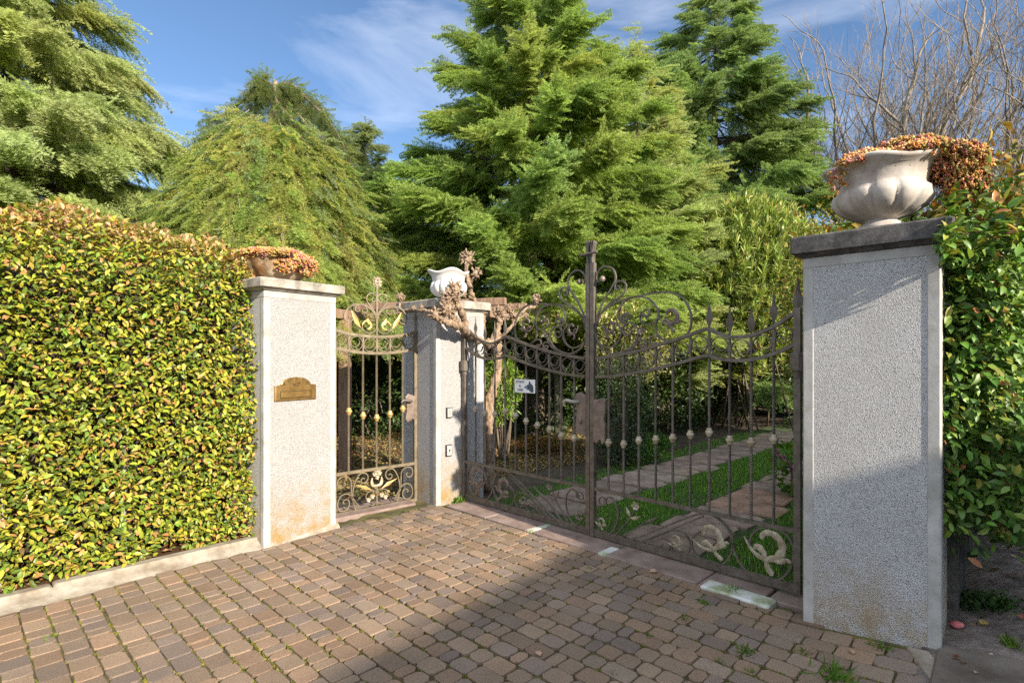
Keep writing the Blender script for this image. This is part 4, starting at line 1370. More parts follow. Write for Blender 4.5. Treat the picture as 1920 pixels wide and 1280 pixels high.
# ------------------------------------------------------------------ pergola over the garden walk
r = thing('pergola', 'brown stained timber pergola standing in the garden behind the middle pillar', 'pergola', (-.6, 8.5, 0))
bA0, bA1 = np.array([-.50, 6.95]), np.array([1.75, 12.6])
bB0 = np.array([-2.40, 7.75]); bB1 = bB0 + (bA1 - bA0)
e1 = nrm(bA1 - bA0); e2 = np.array([e1[1], -e1[0]])
zb_ = 2.26
for b0 in (bA0, bB0):
    a = Acc(); box(a, (-.3, -.045, zb_ - .13), (np.linalg.norm(bA1 - bA0) + .2, .045, zb_), TL(b0, e1, e2), ch=.006); build('beam', a, M['beam'], r, smooth=False)
for k in range(8):
    s_ = .25 + k * .78
    a = Acc(); box(a, (s_ - .035, -.35, zb_ + .002), (s_ + .035, np.linalg.norm(bB0 - bA0) * .98, zb_ + .10), TL(bA0, e1, -e2 if np.dot(bB0 - bA0, -e2) > 0 else e2), ch=.005); build('rafter', a, M['beam'], r, smooth=False)
for b0, s_ in ((bB0, .05), (bB0, 4.2), (bA0, 3.75), (bA0, 6.0)):
    q = b0 + e1 * s_
    a = Acc(); box(a, (q[0] - .075, q[1] - .075, -.05), (q[0] + .075, q[1] + .075, zb_ - .132), ch=.008); build('post', a, M['beam'] if b0 is bB0 else M['greypost'], r, smooth=False)

# ------------------------------------------------------------------ left hedge
rng = np.random.default_rng(31)
hl = thing('hedge', 'tall clipped broadleaf hedge behind the concrete kerb, left of the letterbox pillar', 'hedge', (O_K[0] - 1.5, O_K[1] - 1.2, 0))
KX = -.04          # setback of the face from the kerb line
HN = MD            # outward normal of the hedge face
BK = -HN


def hedge_surf(s, h):
    """s along the kerb (0 at the pillar, negative to the left), h 0..1 up the face then over the top -> point, normal"""
    pass


def hedge_height(s):
    base = 2.62 + .012 * np.sin(s * 2.1) + .02 * np.sin(s * 5.3 + 1)
    e = np.clip((.10 - s) / .62, 0, 1)
    return base - .56 * (1 - np.sqrt(1 - (1 - e) ** 2))


def hedge_cloud(n, depth, rng, smin=-7.2, smax=.10):
    s = rng.uniform(smin, smax, n)
    H = hedge_height(s)
    top_w = 1.0
    q = rng.uniform(0, 1, n) * (H + top_w * .75)
    r_c = .28
    # face part, rounded shoulder, top
    z = np.minimum(q, H - r_c)
    over = np.clip((q - (H - r_c)), 0, r_c * pi / 2) / r_c
    flat = np.maximum(q - (H - r_c) - r_c * pi / 2, 0)
    zz = z + r_c * np.sin(over)
    back = r_c * (1 - np.cos(over)) + flat
    nz = np.sin(over); nf = np.cos(over)
    lump = .022 * np.sin(s * 3.3 + zz * 2.1) + .028 * np.sin(s * 6.1 - zz * 4.3 + 2) + .022 * np.sin(s * 12 + zz * 9)
    low = -.06 * np.exp(-(zz / .25) ** 2)
    dd = depth(n) - lump - low
    P = O_K + s[:, None] * LD + (KX - back - dd * nf)[:, None] * HN
    P3 = np.column_stack([P, np.maximum(zz - dd * nz, .0)])
    Nn = np.column_stack([HN[0] * nf, HN[1] * nf, nz])
    return P3, Nn, s, zz


def leaf_layer(acc, n, dep, rng, size, pal_, wts, tipdown=.35):
    P, Nn, s, zz = hedge_cloud(n, dep, rng)
    # thin the lower fringe
    keep = (zz > .05 + .07 * np.sin(s * 7) + .05 * np.sin(s * 17)) | (rng.uniform(0, 1, n) < .10)
    P, Nn, s, zz = P[keep], Nn[keep], s[keep], zz[keep]
    n = len(P)
    c = pick(pal_, wts, n, rng)
    topm = np.clip((Nn[:, 2] - .25) * 1.6, 0, 1) * (rng.uniform(0, 1, n) < .62)
    brown = pick([(.50, .27, .12), (.56, .36, .20), (.42, .28, .07), (.54, .30, .17)], [1, 1, 1, 1], n, rng)
    c = c * (1 - topm[:, None]) + brown * topm[:, None]
    fw = Nn * .55 + unit_noise(n, rng, .55) + np.array([0, 0, -.05]) + np.array([LD[0], LD[1], 0]) * rng.normal(0, .3, (n, 1))
    up = Nn * .6 + np.array([0, 0, .75]) + unit_noise(n, rng, .38)
    scatter(acc, LEAF_V, LEAF_F, P, frames(fw, up), rng.uniform(*size, n), c)


HP = [(.29, .32, .034), (.37, .35, .04), (.17, .25, .032), (.45, .36, .06), (.47, .25, .08), (.10, .15, .024)]
HWt = [4, 3, 3, 1.5, 1.3, 2.6]
a = Acc()
leaf_layer(a, 62000, lambda n: rng.uniform(-.02, .09, n), rng, (.034, .066), HP, HWt)
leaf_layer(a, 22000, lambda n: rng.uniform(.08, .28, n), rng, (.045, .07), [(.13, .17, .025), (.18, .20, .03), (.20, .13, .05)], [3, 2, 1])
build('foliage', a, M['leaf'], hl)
a = Acc()
# woody stems and an inner tangle
for s_ in np.arange(-7.1, -.1, .16):
    b0 = O_K + (s_ + rng.normal(0, .04)) * LD + (KX - .30 + rng.normal(0, .05)) * HN
    top = float(hedge_height(s_)) - .35
    P = [np.append(b0, -.02)]
    for z_ in np.linspace(.3, top, 6):
        P.append(np.append(b0 + rng.normal(0, .07, 2), z_))
    tube(a, catmull(P, 3), np.linspace(.016, .006, 3 * (len(P) - 1) + 1), 5)
    for z_ in np.linspace(.25, top, 9):
        q = np.append(b0, z_); e_ = q + np.array([HN[0], HN[1], 0]) * rng.uniform(.1, .28) + np.append(LD * rng.normal(0, .15), rng.uniform(.02, .2))
        tube(a, [q, (q + e_) / 2 + rng.normal(0, .02, 3), e_], [.007, .005, .003], 4)
build('stems', a, M['bark'], hl)
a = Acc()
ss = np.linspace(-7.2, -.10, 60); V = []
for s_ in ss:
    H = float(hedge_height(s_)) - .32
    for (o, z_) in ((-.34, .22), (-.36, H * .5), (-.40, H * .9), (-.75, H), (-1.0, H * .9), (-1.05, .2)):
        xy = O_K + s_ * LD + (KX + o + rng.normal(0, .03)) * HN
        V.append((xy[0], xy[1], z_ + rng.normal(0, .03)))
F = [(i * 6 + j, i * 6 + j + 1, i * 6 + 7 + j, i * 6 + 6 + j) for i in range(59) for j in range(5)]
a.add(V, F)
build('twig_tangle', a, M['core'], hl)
# thin grey fence posts standing in the hedge
for i, s_ in enumerate((-4.6, -3.35, -2.42, -1.62, -.95)):
    xy = O_K + s_ * LD - .20 * HN
    a = Acc(); lathe(a, [(.0, -.05), (.021, -.05), (.021, .9), (.024, .905), (.024, .925), (0, .93)], (xy[0], xy[1], 0), 10)
    o = build('fence_post', a, M['cap'], smooth=False, loc=(xy[0], xy[1], 0))
    tag(o, ['thin grey fence post buried in the hedge, outermost from the pillar', 'thin grey fence post in the hedge foot, second from the outer end', 'thin grey fence post in the middle of the hedge row',
            'thin grey fence post in the hedge foot where dry leaves gather', 'thin grey fence post in the hedge nearest the letterbox pillar'][i], 'post', 'fence posts in the hedge')
# dry leaf litter under the hedge
a = Acc()
n = 1400
s = rng.uniform(-7, -.1, n); o = rng.uniform(-.55, -.11, n)
P = O_K + s[:, None] * LD + o[:, None] * HN
P = np.column_stack([P, .06 + rng.uniform(0, .035, n)])
scatter(a, SMALL_V, SMALL_F, P, frames(unit_noise(n, rng, 1) * np.array([1, 1, .25]), np.array([0, 0, 1.0]) + unit_noise(n, rng, .35)), rng.uniform(.03, .065, n), pick([(.34, .15, .07), (.42, .24, .13), (.25, .12, .06), (.16, .09, .05)], [1, 1, 1, 1], n, rng))
xs = np.linspace(-7.3, -.02, 60); V = []
for q in xs:
    for o_ in (-1.2, -.6, -.102):
        xy = O_K + q * LD + o_ * HN
        V.append((xy[0], xy[1], .055 + rng.normal(0, .004)))
F = [(i * 3 + j, i * 3 + 3 + j, i * 3 + 4 + j, i * 3 + 1 + j) for i in range(59) for j in range(2)]
a.add(V, F, (.10, .055, .03))
tag(build('leaf_litter', a, M['deadleaf']), kind='stuff')

# ------------------------------------------------------------------ right hedge
rng = np.random.default_rng(41)
hr = thing('hedge', 'glossy loose shrub hedge overhanging the side path, right of the nearest pillar', 'hedge', (3.0, 4.2, 0))
def right_cloud(n, rng, dmin, dmax):
    """face towards the path: runs back from the pillar along BR; ragged foot, bulging"""
    s = rng.uniform(-.15, 8.5, n) ** 1.0
    ztop = 2.58 + .10 * np.sin(s * 2.2 + .5) + .08 * np.sin(s * 5)
    ztop = ztop - .32 * np.clip(1 - s / .9, 0, 1)
    zbot = .52 + .09 * np.sin(s * 4 + 1) + .05 * np.sin(s * 9)
    q = rng.uniform(0, 1, n) * (ztop - zbot + .9)
    z = np.minimum(zbot + q, ztop); back = np.maximum(zbot + q - ztop, 0)
    lump = .10 * np.sin(s * 3.1 + z * 2.3) + .07 * np.sin(s * 6.7 - z * 5.1) + .05 * np.sin(z * 11 + s * 3)
    endr = np.sqrt(np.clip(1 - ((.45 - s) / .6) ** 2, .0, 1)); endr = np.where(s > .45, 1, endr)
    f = .66 + .42 * endr + lump - back - rng.uniform(dmin, dmax, n)
    s = np.where(z < 2.15, np.maximum(s, .12 + .25 * rng.uniform(0, 1, n)), s)
    f = np.where(s < .66, np.maximum(f, .69), f)
    tp = np.clip((z - (ztop - .25)) / .25, 0, 1)
    P = C0 + f[:, None] * FR + s[:, None] * BR
    Nn = np.column_stack([FR[0] * (1 - tp * .7) - BR[0] * .55 * (s < .6), FR[1] * (1 - tp * .7) - BR[1] * .55 * (s < .6), tp + .1])
    return np.column_stack([P, z - .15 * tp * rng.uniform(0, 1, n)]), nrm(Nn), s, z
def right_leaves(acc, n, rng, dmin, dmax, size, pal_, wts):
    P, Nn, s, z = right_cloud(n, rng, dmin, dmax)
    n = len(P)
    c = pick(pal_, wts, n, rng)
    young = (rng.uniform(0, 1, n) < np.clip((z - 2.2) * 1.2, 0, .5))
    c[young] = pick([(.30, .19, .035), (.26, .24, .04), (.38, .15, .05)], [1, 1, .6], young.sum(), rng)
    fw = Nn * .5 + unit_noise(n, rng, .55) + np.array([0, 0, -.42])
    up = Nn * .8 + np.array([0, 0, .6]) + unit_noise(n, rng, .35)
    scatter(acc, LEAF_V, LEAF_F, P, frames(fw, up), rng.uniform(*size, n), c)
RP_ = [(.095, .19, .03), (.13, .235, .035), (.19, .28, .045), (.065, .125, .022), (.28, .29, .05), (.44, .20, .08)]
a = Acc()
right_leaves(a, 30000, rng, -.06, .16, (.05, .085), RP_, [3, 4, 3, 2, 1.6, .2])
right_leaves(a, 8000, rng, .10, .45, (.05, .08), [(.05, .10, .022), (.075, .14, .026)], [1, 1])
# loose shoots standing up out of the top
for k in range(60):
    s = rng.uniform(.15, 3.5); base = np.append(C0 + FR * rng.uniform(.75, 1.15) + BR * s, 2.45)
    L = rng.uniform(.15, .55); dr = nrm(np.array([rng.normal(0, .25), rng.normal(0, .25), 1]))
    n = int(L / .028); t = np.linspace(.1, 1, n)
    P = base + dr * L * t[:, None]
    fw = unit_noise(n, rng, .6) + dr * .6; up = dr + unit_noise(n, rng, .4)
    scatter(a, LEAF_V, LEAF_F, P, frames(fw, up), rng.uniform(.045, .075, n), pick([(.30, .20, .035), (.20, .20, .03), (.12, .15, .025), (.36, .15, .05)], [2, 2, 2, 1], n, rng))
n = 5200
s = rng.uniform(.10, 1.1, n); z = rng.uniform(.66, 2.32, n); f = .655 + rng.uniform(0, 1, n) ** 1.6 * (.42 + .08 * np.sin(z * 7 + s * 4))
P = np.column_stack([C0 + f[:, None] * FR + s[:, None] * BR, z])
fw = np.append(FR * .5 - BR * .5, -.4) + unit_noise(n, rng, .55); up = np.append(FR * .5 - BR * .6, .6) + unit_noise(n, rng, .35)
scatter(a, LEAF_V, LEAF_F, P, frames(fw, up), rng.uniform(.045, .08, n), pick(RP_, [3, 4, 3, 2, 1.2, .2], n, rng))
build('foliage', a, M['leafgloss'], hr)
a = Acc()
for k in range(45):
    s = rng.uniform(.7, 8); b0 = C0 + FR * .62 + BR * s
    P = [np.append(b0 + rng.normal(0, .05, 2), .0), np.append(b0 + rng.normal(0, .08, 2), .6), np.append(b0 + FR * rng.uniform(-.1, .2), 1.3), np.append(b0 + FR * rng.uniform(-.1, .3), 2.0), np.append(b0 + FR * rng.uniform(-.1, .3) + rng.normal(0, .1, 2), 2.5)]
    tube(a, catmull(P, 4), np.linspace(.014, .005, 17), 5)
build('stems', a, M['bark'], hr)
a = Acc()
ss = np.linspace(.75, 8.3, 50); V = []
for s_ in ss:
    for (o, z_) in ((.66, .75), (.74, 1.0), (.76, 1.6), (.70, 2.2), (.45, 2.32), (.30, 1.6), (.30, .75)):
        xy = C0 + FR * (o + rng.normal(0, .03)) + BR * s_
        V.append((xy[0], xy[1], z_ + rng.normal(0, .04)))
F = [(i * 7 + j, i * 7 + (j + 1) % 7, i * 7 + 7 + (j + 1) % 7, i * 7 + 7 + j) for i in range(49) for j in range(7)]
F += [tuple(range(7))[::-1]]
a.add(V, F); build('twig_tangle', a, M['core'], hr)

# ------------------------------------------------------------------ conifers
def make_spray(seed, shoots=11, droop=.18, fan=.36, nl=.09, nw=.034):
    """one flat feathery cedar spray, length 1 along +Y, normal +Z: only triangles"""
    rng = np.random.default_rng(seed)
    V, F, C = [], [], []
    def needle(p, d, L, wd, c):
        s_ = nrm(np.cross(d, rng.normal(0, 1.0, 3) + np.array([0, 0, .25])))
        b = len(V)
        V.extend([p - s_ * wd / 2, p + s_ * wd / 2, p + d * L]); F.append((b, b + 1, b + 2)); C.extend([(c * .82,) * 3, (c * .82,) * 3, (c * 1.2,) * 3])
    def z_of(y): return -droop * y * y
    for k in range(12):
        y = .08 + k / 12 * .9
        d = nrm(np.array([(-1) ** k * .55, 1, .3 + rng.normal(0, .3)]))
        needle(np.array([0, y, z_of(y)]), d, nl * 1.1, nw, 1.0)
    for k in range(shoots * 2):
        y = .06 + (k // 2) / shoots * .90 + rng.uniform(-.02, .02)
        sd = 1 if k % 2 else -1
        L = fan * (1.05 - .78 * y) * rng.uniform(.75, 1.2)
        ang_ = radians(rng.uniform(42, 66))
        d = np.array([sd * sin(ang_), cos(ang_), rng.normal(.06, .12)]); d = nrm(d)
        p0 = np.array([0, y, z_of(y)])
        m = max(3, int(round(L / .055)))
        for i in range(m):
            t = (i + .6) / m
            p = p0 + d * L * t + np.array([0, 0, -.35 * L * t * t])
            for q in (-1, 1):
                side_ = np.array([-d[1], d[0], 0]) * q
                nd = nrm(d * rng.uniform(.55, 1.1) + side_ * rng.uniform(.35, .95) + np.array([0, 0, rng.normal(.22, .3)]))
                needle(p, nd, nl * rng.uniform(.8, 1.2), nw, .8 + .35 * t)
        needle(p0 + d * L * .9, nrm(d + np.array([0, 0, -.15])), nl * 1.15, nw, 1.2)
    return np.array(V), np.array(F), np.array(C)


SPR = [make_spray(100 + i, shoots=12, droop=.16, fan=.20, nl=.075, nw=.026) for i in range(6)]
SPR_DROOP = [make_spray(150 + i, shoots=12, droop=.34, fan=.22, nl=.075, nw=.026) for i in range(6)]
SPR_THIN = [make_spray(200 + i, shoots=10, droop=.10, fan=.22, nl=.08, nw=.028) for i in range(4)]


def place_sprays(acc, pos, fwd, up, sc, col, rng, lib=SPR):
    pick_ = rng.integers(0, len(lib), len(pos))
    for k in range(len(lib)):
        m = pick_ == k
        if m.any():
            V, F, C = lib[k]
            scatter(acc, V, F, pos[m], frames(fwd[m], up[m]), sc[m], col[m], C)


def conifer(label, base, H, z0, prof, nb, pal_, wts, seed, spr=.55, rise_=.12, droop=.10, dens=1.0, gap=.115, trunk_r=.2, lib=SPR, back=.45, grp='cedar trees in the garden', tilt=-.34, tier=.55, name='cedar_tree'):
    rng = np.random.default_rng(seed)
    base = np.array([base[0], base[1], 0.0])
    r = thing(name, label, 'tree', tuple(base)); r['group'] = grp
    wood, fol = Acc(), Acc()
    tz = np.linspace(-.05, H, 14)
    lean = rng.normal(0, .03, (14, 2)).cumsum(0)
    TP = np.column_stack([base[0] + lean[:, 0], base[1] + lean[:, 1], tz])
    tube(wood, TP, np.interp(tz, [0, H], [trunk_r, .012]), 9, noise=.05)
    tocam = nrm(-base[:2])
    POS, FW, UP, SCL, CC = [], [], [], [], []
    for i in range(nb):
        fh = (i + rng.uniform(0, 1)) / nb
        h = z0 + (H - z0) * fh ** 1.08
        h = round(h / tier) * tier + rng.normal(0, .16 * tier)
        az = i * 2.39996 + rng.normal(0, .25)
        dr = np.array([cos(az), sin(az)])
        facing = dr @ tocam
        R_ = float(np.interp(h, prof[0], prof[1])) * rng.uniform(.70, 1.12)
        if rng.uniform() < .06: R_ *= 1.2
        t0 = np.array([np.interp(h, tz, TP[:, 0]), np.interp(h, tz, TP[:, 1])])
        m = 8
        t = np.linspace(0, 1, m)
        sw = rng.normal(0, .12)
        P = np.column_stack([t0[0] + dr[0] * R_ * t - dr[1] * sw * R_ * t * t, t0[1] + dr[1] * R_ * t + dr[0] * sw * R_ * t * t, h + rise_ * R_ * t * rng.uniform(.5, 1.6) - droop * R_ * t * t * rng.uniform(.7, 1.5)])
        tube(wood, P, np.linspace(.012 + .012 * R_, .004, m), 4, cap=False)
        dn = dens * (back if facing < -.25 else 1.0)
        n = max(4, int(R_ / gap * dn * 4.2))
        tt = rng.uniform(.06, 1.0, n) ** .55
        Q = np.stack([np.interp(tt, t, P[:, j]) for j in range(3)], 1)
        td = nrm(P[-1] - P[-3])
        side_ = np.array([-dr[1], dr[0], 0])
        sg = rng.choice([-1, 1], n)
        a_ = np.radians(rng.uniform(8, 68, n)) * (1.05 - tt * .7)
        fw = td[None] * np.cos(a_)[:, None] + side_[None] * (np.sin(a_) * sg)[:, None]
        fw[:, 2] += tilt * (1.1 - tt) * 1.3 + .10 * tt + rng.normal(0, .24, n)
        Q = Q + rng.normal(0, .08, Q.shape) * spr
        up = np.array([0, 0, .8]) + .75 * np.array([dr[0], dr[1], 0]) + rng.normal(0, .35, (n, 3))
        s_ = spr * rng.uniform(.65, 1.25, n) * np.clip(.55 + R_ * .22, .5, 1.15) * (1.08 - .35 * tt)
        # feathery tips reaching out past the mass
        k_ = 9
        Q = np.concatenate([Q, P[-1] + rng.normal(0, .05, (k_, 3)) - td * rng.uniform(0, .35, (k_, 1))])
        fw = np.concatenate([fw, td + side_ * rng.normal(0, .35, (k_, 1)) + np.array([0, 0, .12]) + rng.normal(0, .08, (k_, 3))])
        up = np.concatenate([up, np.array([0, 0, 1.0]) + rng.normal(0, .3, (k_, 3))]); s_ = np.concatenate([s_, spr * rng.uniform(.6, 1.2, k_) * min(1, .45 + R_ * .3)]); n += k_
        POS.append(Q); FW.append(fw); UP.append(up); SCL.append(s_)
        cb = .38 * pick(pal_, wts, 1, rng, .10) + .62 * np.average(np.array(pal_), axis=0, weights=np.array(wts, float))
        CC.append(np.repeat(cb, n, 0) * (1 + rng.normal(0, .12, (n, 1))))
    # leader
    n = 26
    zz = np.linspace(H - 1.3, H + .1, n); an = np.arange(n) * 2.4
    POS.append(np.column_stack([np.full(n, TP[-1, 0]), np.full(n, TP[-1, 1]), zz])); FW.append(np.column_stack([np.cos(an), np.sin(an), np.full(n, .8)]))
    UP.append(np.tile([[.1, .1, 1.0]], (n, 1)) + rng.normal(0, .1, (n, 3))); SCL.append(np.linspace(.45, .22, n)); CC.append(pick(pal_, wts, n, rng, .1))
    place_sprays(fol, np.concatenate(POS), np.concatenate(FW), np.concatenate(UP), np.concatenate(SCL), np.concatenate(CC), rng, lib)
    build('crown', fol, M['needle'], r)
    build('trunk', wood, M['bark'], r)
    return r


G1 = [(.27, .375, .09), (.36, .435, .115), (.19, .30, .08), (.42, .45, .12), (.24, .375, .165)]
G2 = [(.38, .445, .185), (.48, .52, .245), (.30, .38, .145), (.47, .47, .145)]
G3 = [(.22, .31, .10), (.30, .375, .14), (.165, .24, .09)]

p = depth_point(1000, 11.5)
conifer('tallest bushy green cedar rising in the middle behind the drive gate', p, 11.2, 1.9,
        ([1.5, 3.0, 4.0, 5.2, 6.4, 7.6, 9.0, 11.2], [3.1, 3.2, 3.0, 2.6, 2.1, 1.6, 1.0, .1]), 300, G1, [3, 3, 2, 2, 1], 51, spr=.62, trunk_r=.26, rise_=.16, droop=.14)
p = depth_point(1185, 13.0)
conifer('slim pale-tipped cedar with a single spire pressed against the tallest cedar', p, 9.1, .6,
        ([.6, 2.0, 3.5, 5.0, 6.5, 7.6, 9.1], [2.5, 2.4, 2.1, 1.75, 1.25, .8, .08]), 170, G2, [2, 3, 1, 2], 52, spr=.6, trunk_r=.18, rise_=.22, droop=.08)
p = depth_point(1335, 17.0)
conifer('dark conical cedar with open upper branches, between the tallest cedar and the bare tree', p, 13.4, .8,
        ([.8, 3.5, 5.5, 7.5, 9.5, 11.5, 13.4], [4.8, 4.4, 3.9, 3.0, 2.05, 1.3, .1]), 250, G3, [3, 2, 2], 53, spr=.85, trunk_r=.25, gap=.15, rise_=.10, droop=.18)
p = depth_point(20, 10.8)
conifer('big silvery green cedar towering over the clipped hedge', p, 12.5, 1.6,
        ([1.6, 3.6, 5.0, 6.4, 7.6, 9.5, 12.5], [3.3, 3.4, 3.2, 2.7, 2.15, 1.35, .12]), 300, G2, [3, 3, 2, 2], 54, spr=.66, trunk_r=.26, rise_=.10, droop=.2, lib=SPR_DROOP, tilt=-.5)
p = depth_point(682, 17.5)
conifer('small distant grey-green conifer half hidden behind the weeping cedar', p, 9.1, .8,
        ([.8, 3.5, 5.0, 6.2, 7.5, 9.1], [3.7, 3.4, 2.8, 2.1, 1.2, .06]), 170, [(.26, .30, .12), (.30, .33, .14), (.21, .26, .09)], [2, 2, 1], 55, spr=.75, gap=.15, trunk_r=.16)

# weeping cedar: arching limbs and curtains of hanging twigs
def weeping(label, px_, d, seed):
    rng = np.random.default_rng(seed)
    base = depth_point(px_, d)
    r = thing('weeping_cedar', label, 'tree', tuple(base)); r['group'] = 'cedar trees in the garden'
    wood, fol, limbw = Acc(), Acc(), Acc()
    H = zat(152, d)
    TP = catmull(np.array([base, base + [.1, .1, 1.6], base + [-.12, 0, 3.2], base + [.0, 0, 4.3], base + [-.05, 0, H - .9], base + [.06, 0, H - .4], base + [.04, 0, H]]), 5)
    tube(wood, TP, np.linspace(.16, .04, len(TP)), 8, noise=.08)
    zs = np.array([.4, 1.6, 2.4, 3.2, 4.0, 4.8, 5.3, 5.7, H])
    rs = np.array([3.3, 2.55, 2.1, 1.75, 1.35, .95, .65, .3, .12])
    rad = lambda z: np.interp(z, zs, rs)
    POS, FW, UP, SCL, CC = [], [], [], [], []
    pal_ = [(.30, .345, .085), (.36, .39, .11), (.24, .30, .075), (.27, .34, .14), (.38, .36, .11)]
    tocam = nrm(-base[:2])
    for k in range(1500):
        az = rng.uniform(0, 2 * pi)
        dr = np.array([cos(az), sin(az)])
        if dr @ tocam < -.3 and rng.uniform() < .55: continue
        z = rng.uniform(2.2, 5.75)
        inset = rng.choice([0, -.05, .12, .3]) + .15 * sin(az * 5 + z * 1.2) + .13 * sin(az * 11 - z * .8) + rng.normal(0, .07)
        L = rng.uniform(.5, 1.2); n = int(L / .10) + 2
        zz = np.maximum(z - np.linspace(0, L, n), 1.85 + rng.normal(0, .12))
        rr = (rad(np.maximum(zz, .3)) - inset) * (1 + .0 * zz)
        aw = az + np.linspace(0, rng.normal(0, .12), n)
        P = np.column_stack([base[0] + rr * np.cos(aw), base[1] + rr * np.sin(aw), zz])
        P[:, :2] += dr * (.10 * np.sin(np.linspace(0, 2.4, n)))[:, None]
        if rng.uniform() < .5: tube(wood, P, np.linspace(.008, .003, n), 3, cap=False)
        T = nrm(np.gradient(P, axis=0))
        m = rng.uniform(0, 1, n) < .92
        POS.append((P + rng.normal(0, .03, P.shape))[m])
        FW.append((T * .9 + np.array([dr[0], dr[1], 0]) * rng.uniform(.1, .8, (n, 1)) + rng.normal(0, .3, (n, 3)))[m])
        UP.append((np.array([dr[0], dr[1], .55]) + rng.normal(0, .3, (n, 3)))[m])
        SCL.append(rng.uniform(.28, .50, n)[m])
        CC.append((np.repeat(pick(pal_, [2, 3, 2, 1.5, 1], 1, rng, .10), n, 0) * (1 + rng.normal(0, .1, (n, 1))))[m])
    # arching limbs out of the head
    limbs = [[(515, 165, 0), (545, 158, 0), (580, 190, .05), (620, 232, .1), (650, 285, .1), (668, 330, .1)],
             [(512, 195, 0), (540, 215, -.2), (570, 270, -.3), (585, 330, -.3)],
             [(510, 170, 0), (480, 165, 0), (455, 190, -.1), (420, 215, -.1), (390, 235, 0)],
             [(510, 250, 0), (470, 230, -.3), (430, 250, -.4), (390, 290, -.5)],
             [(512, 160, 0), (498, 152, -.1), (486, 150, -.1)],
             [(516, 165, 0), (560, 175, .4), (600, 200, .6), (628, 262, .7)],
             [(512, 230, 0), (545, 240, -.3), (590, 290, -.4), (600, 350, -.5)]]
    for Lm in limbs:
        P = catmull(np.array([np.append(depth_point(x, d + o)[:2], zat(y, d + o)) for x, y, o in Lm]), 7)
        tube(limbw, P, np.linspace(.032, .008, len(P)), 6, noise=.08)
        for i in range(1, len(P)):
            for q in range(3):
                POS.append([P[i] + rng.normal(0, .04, 3)]); FW.append([nrm(P[i] - P[i - 1]) * .6 + rng.normal(0, .5, 3) + [0, 0, .15]]); UP.append([np.array([0, 0, 1.0]) + rng.normal(0, .4, 3)])
                SCL.append([rng.uniform(.16, .28)]); CC.append(pick([(.20, .26, .07), (.25, .29, .09)], [1, 1], 1, rng, .1))
                L = rng.uniform(.05, .62) * min(1, i / 8)
                n = max(1, int(L / .13)) + 1
                dx = rng.normal(0, .06, 2)
                for j in range(n):
                    POS.append([P[i] + np.array([dx[0] + rng.normal(0, .03), dx[1] + rng.normal(0, .08), -j * .13 - .02])])
                    FW.append([np.array([rng.normal(0, .35), rng.normal(0, .35), -.9])]); UP.append([np.array([tocam[0], tocam[1], .3]) + rng.normal(0, .4, 3)])
                    SCL.append([rng.uniform(.18, .32)]); CC.append(pick([(.13, .165, .045), (.17, .19, .06), (.10, .13, .04)], [1, 1, 1], 1, rng, .1))
    place_sprays(fol, np.concatenate(POS), np.concatenate(FW), np.concatenate(UP), np.concatenate(SCL), np.concatenate(CC), rng, SPR_THIN)
    build('crown', fol, M['needle'], r)
    build('trunk', wood, M['bark_pale'], r)
    build('limbs', limbw, M['bark'], r)


weeping('weeping cedar with drooping curtains of foliage and a nodding pale-stemmed top', 512, 9.6, 61)

# ------------------------------------------------------------------ bare trees
def bare_tree(label, base, stems, seed, H, spread, twig_cut=.012, lean=(0, 0), levels=5):
    rng = np.random.default_rng(seed)
    r = thing('bare_tree', label, 'tree', tuple(base)); r['group'] = 'bare deciduous trees'
    a, tw = Acc(), Acc()
    def grow(p, d, L, rad, lev):
        n = 5 if lev < 3 else 4
        P = [p]; dd = d.copy()
        for i in range(n):
            dd = nrm(dd + rng.normal(0, .15, 3) + np.array([0, 0, .055]))
            P.append(P[-1] + dd * L / n)
        P = np.array(P)
        r1 = rad * .74
        tube(a if rad > .012 else tw, P, np.linspace(rad, r1, len(P)), 6 if rad > .04 else (4 if rad > .012 else 3), cap=False, noise=.04 if rad > .03 else 0)
        if lev >= levels: return
        kids = 4 if lev in (0, 4) else 3
        for k in range(kids):
            t = rng.uniform(.35, 1.0) if k else 1.0
            q = np.array([np.interp(t, np.linspace(0, 1, len(P)), P[:, j]) for j in range(3)])
            sdir = nrm(np.cross(dd, rng.normal(0, 1, 3)))
            nd = nrm(dd * rng.uniform(.7, 1.1) + sdir * (rng.uniform(.35, .85) if k else rng.uniform(.05, .3)) + np.array([0, 0, .12]))
            grow(q, nd, L * rng.uniform(.62, .86), max(.0035, r1 * (rng.uniform(.36, .6) if k else .88)), lev + 1)
    base = np.array(base, float)
    top = base + np.array([0, 0, H * .17])
    tube(a, [base - [0, 0, .05], base + [0.02, 0, H * .08], top], [.24, .2, .19], 10, noise=.06)
    for k in range(stems):
        az = 2 * pi * k / stems + rng.normal(0, .3)
        d = nrm(np.array([cos(az) * spread * rng.uniform(.35, 1.1), sin(az) * spread * rng.uniform(.35, 1.1), 1.0]))
        grow(top - np.array([0, 0, rng.uniform(0, .3)]), d, H * rng.uniform(.22, .30), rng.uniform(.16, .23), 0)
    build('trunk', a, M['twigbark'], r)
    build('crown', tw, M['twigbark'], r)


bare_tree('wide leafless tree with many upright limbs behind the large fluted urn', depth_point(1750, 17.5), 13, 71, 13.6, 1.0)
bare_tree('second leafless tree with crooked bare twigs close to the right hedge', depth_point(1960, 15.0), 6, 73, 9.5, .8)

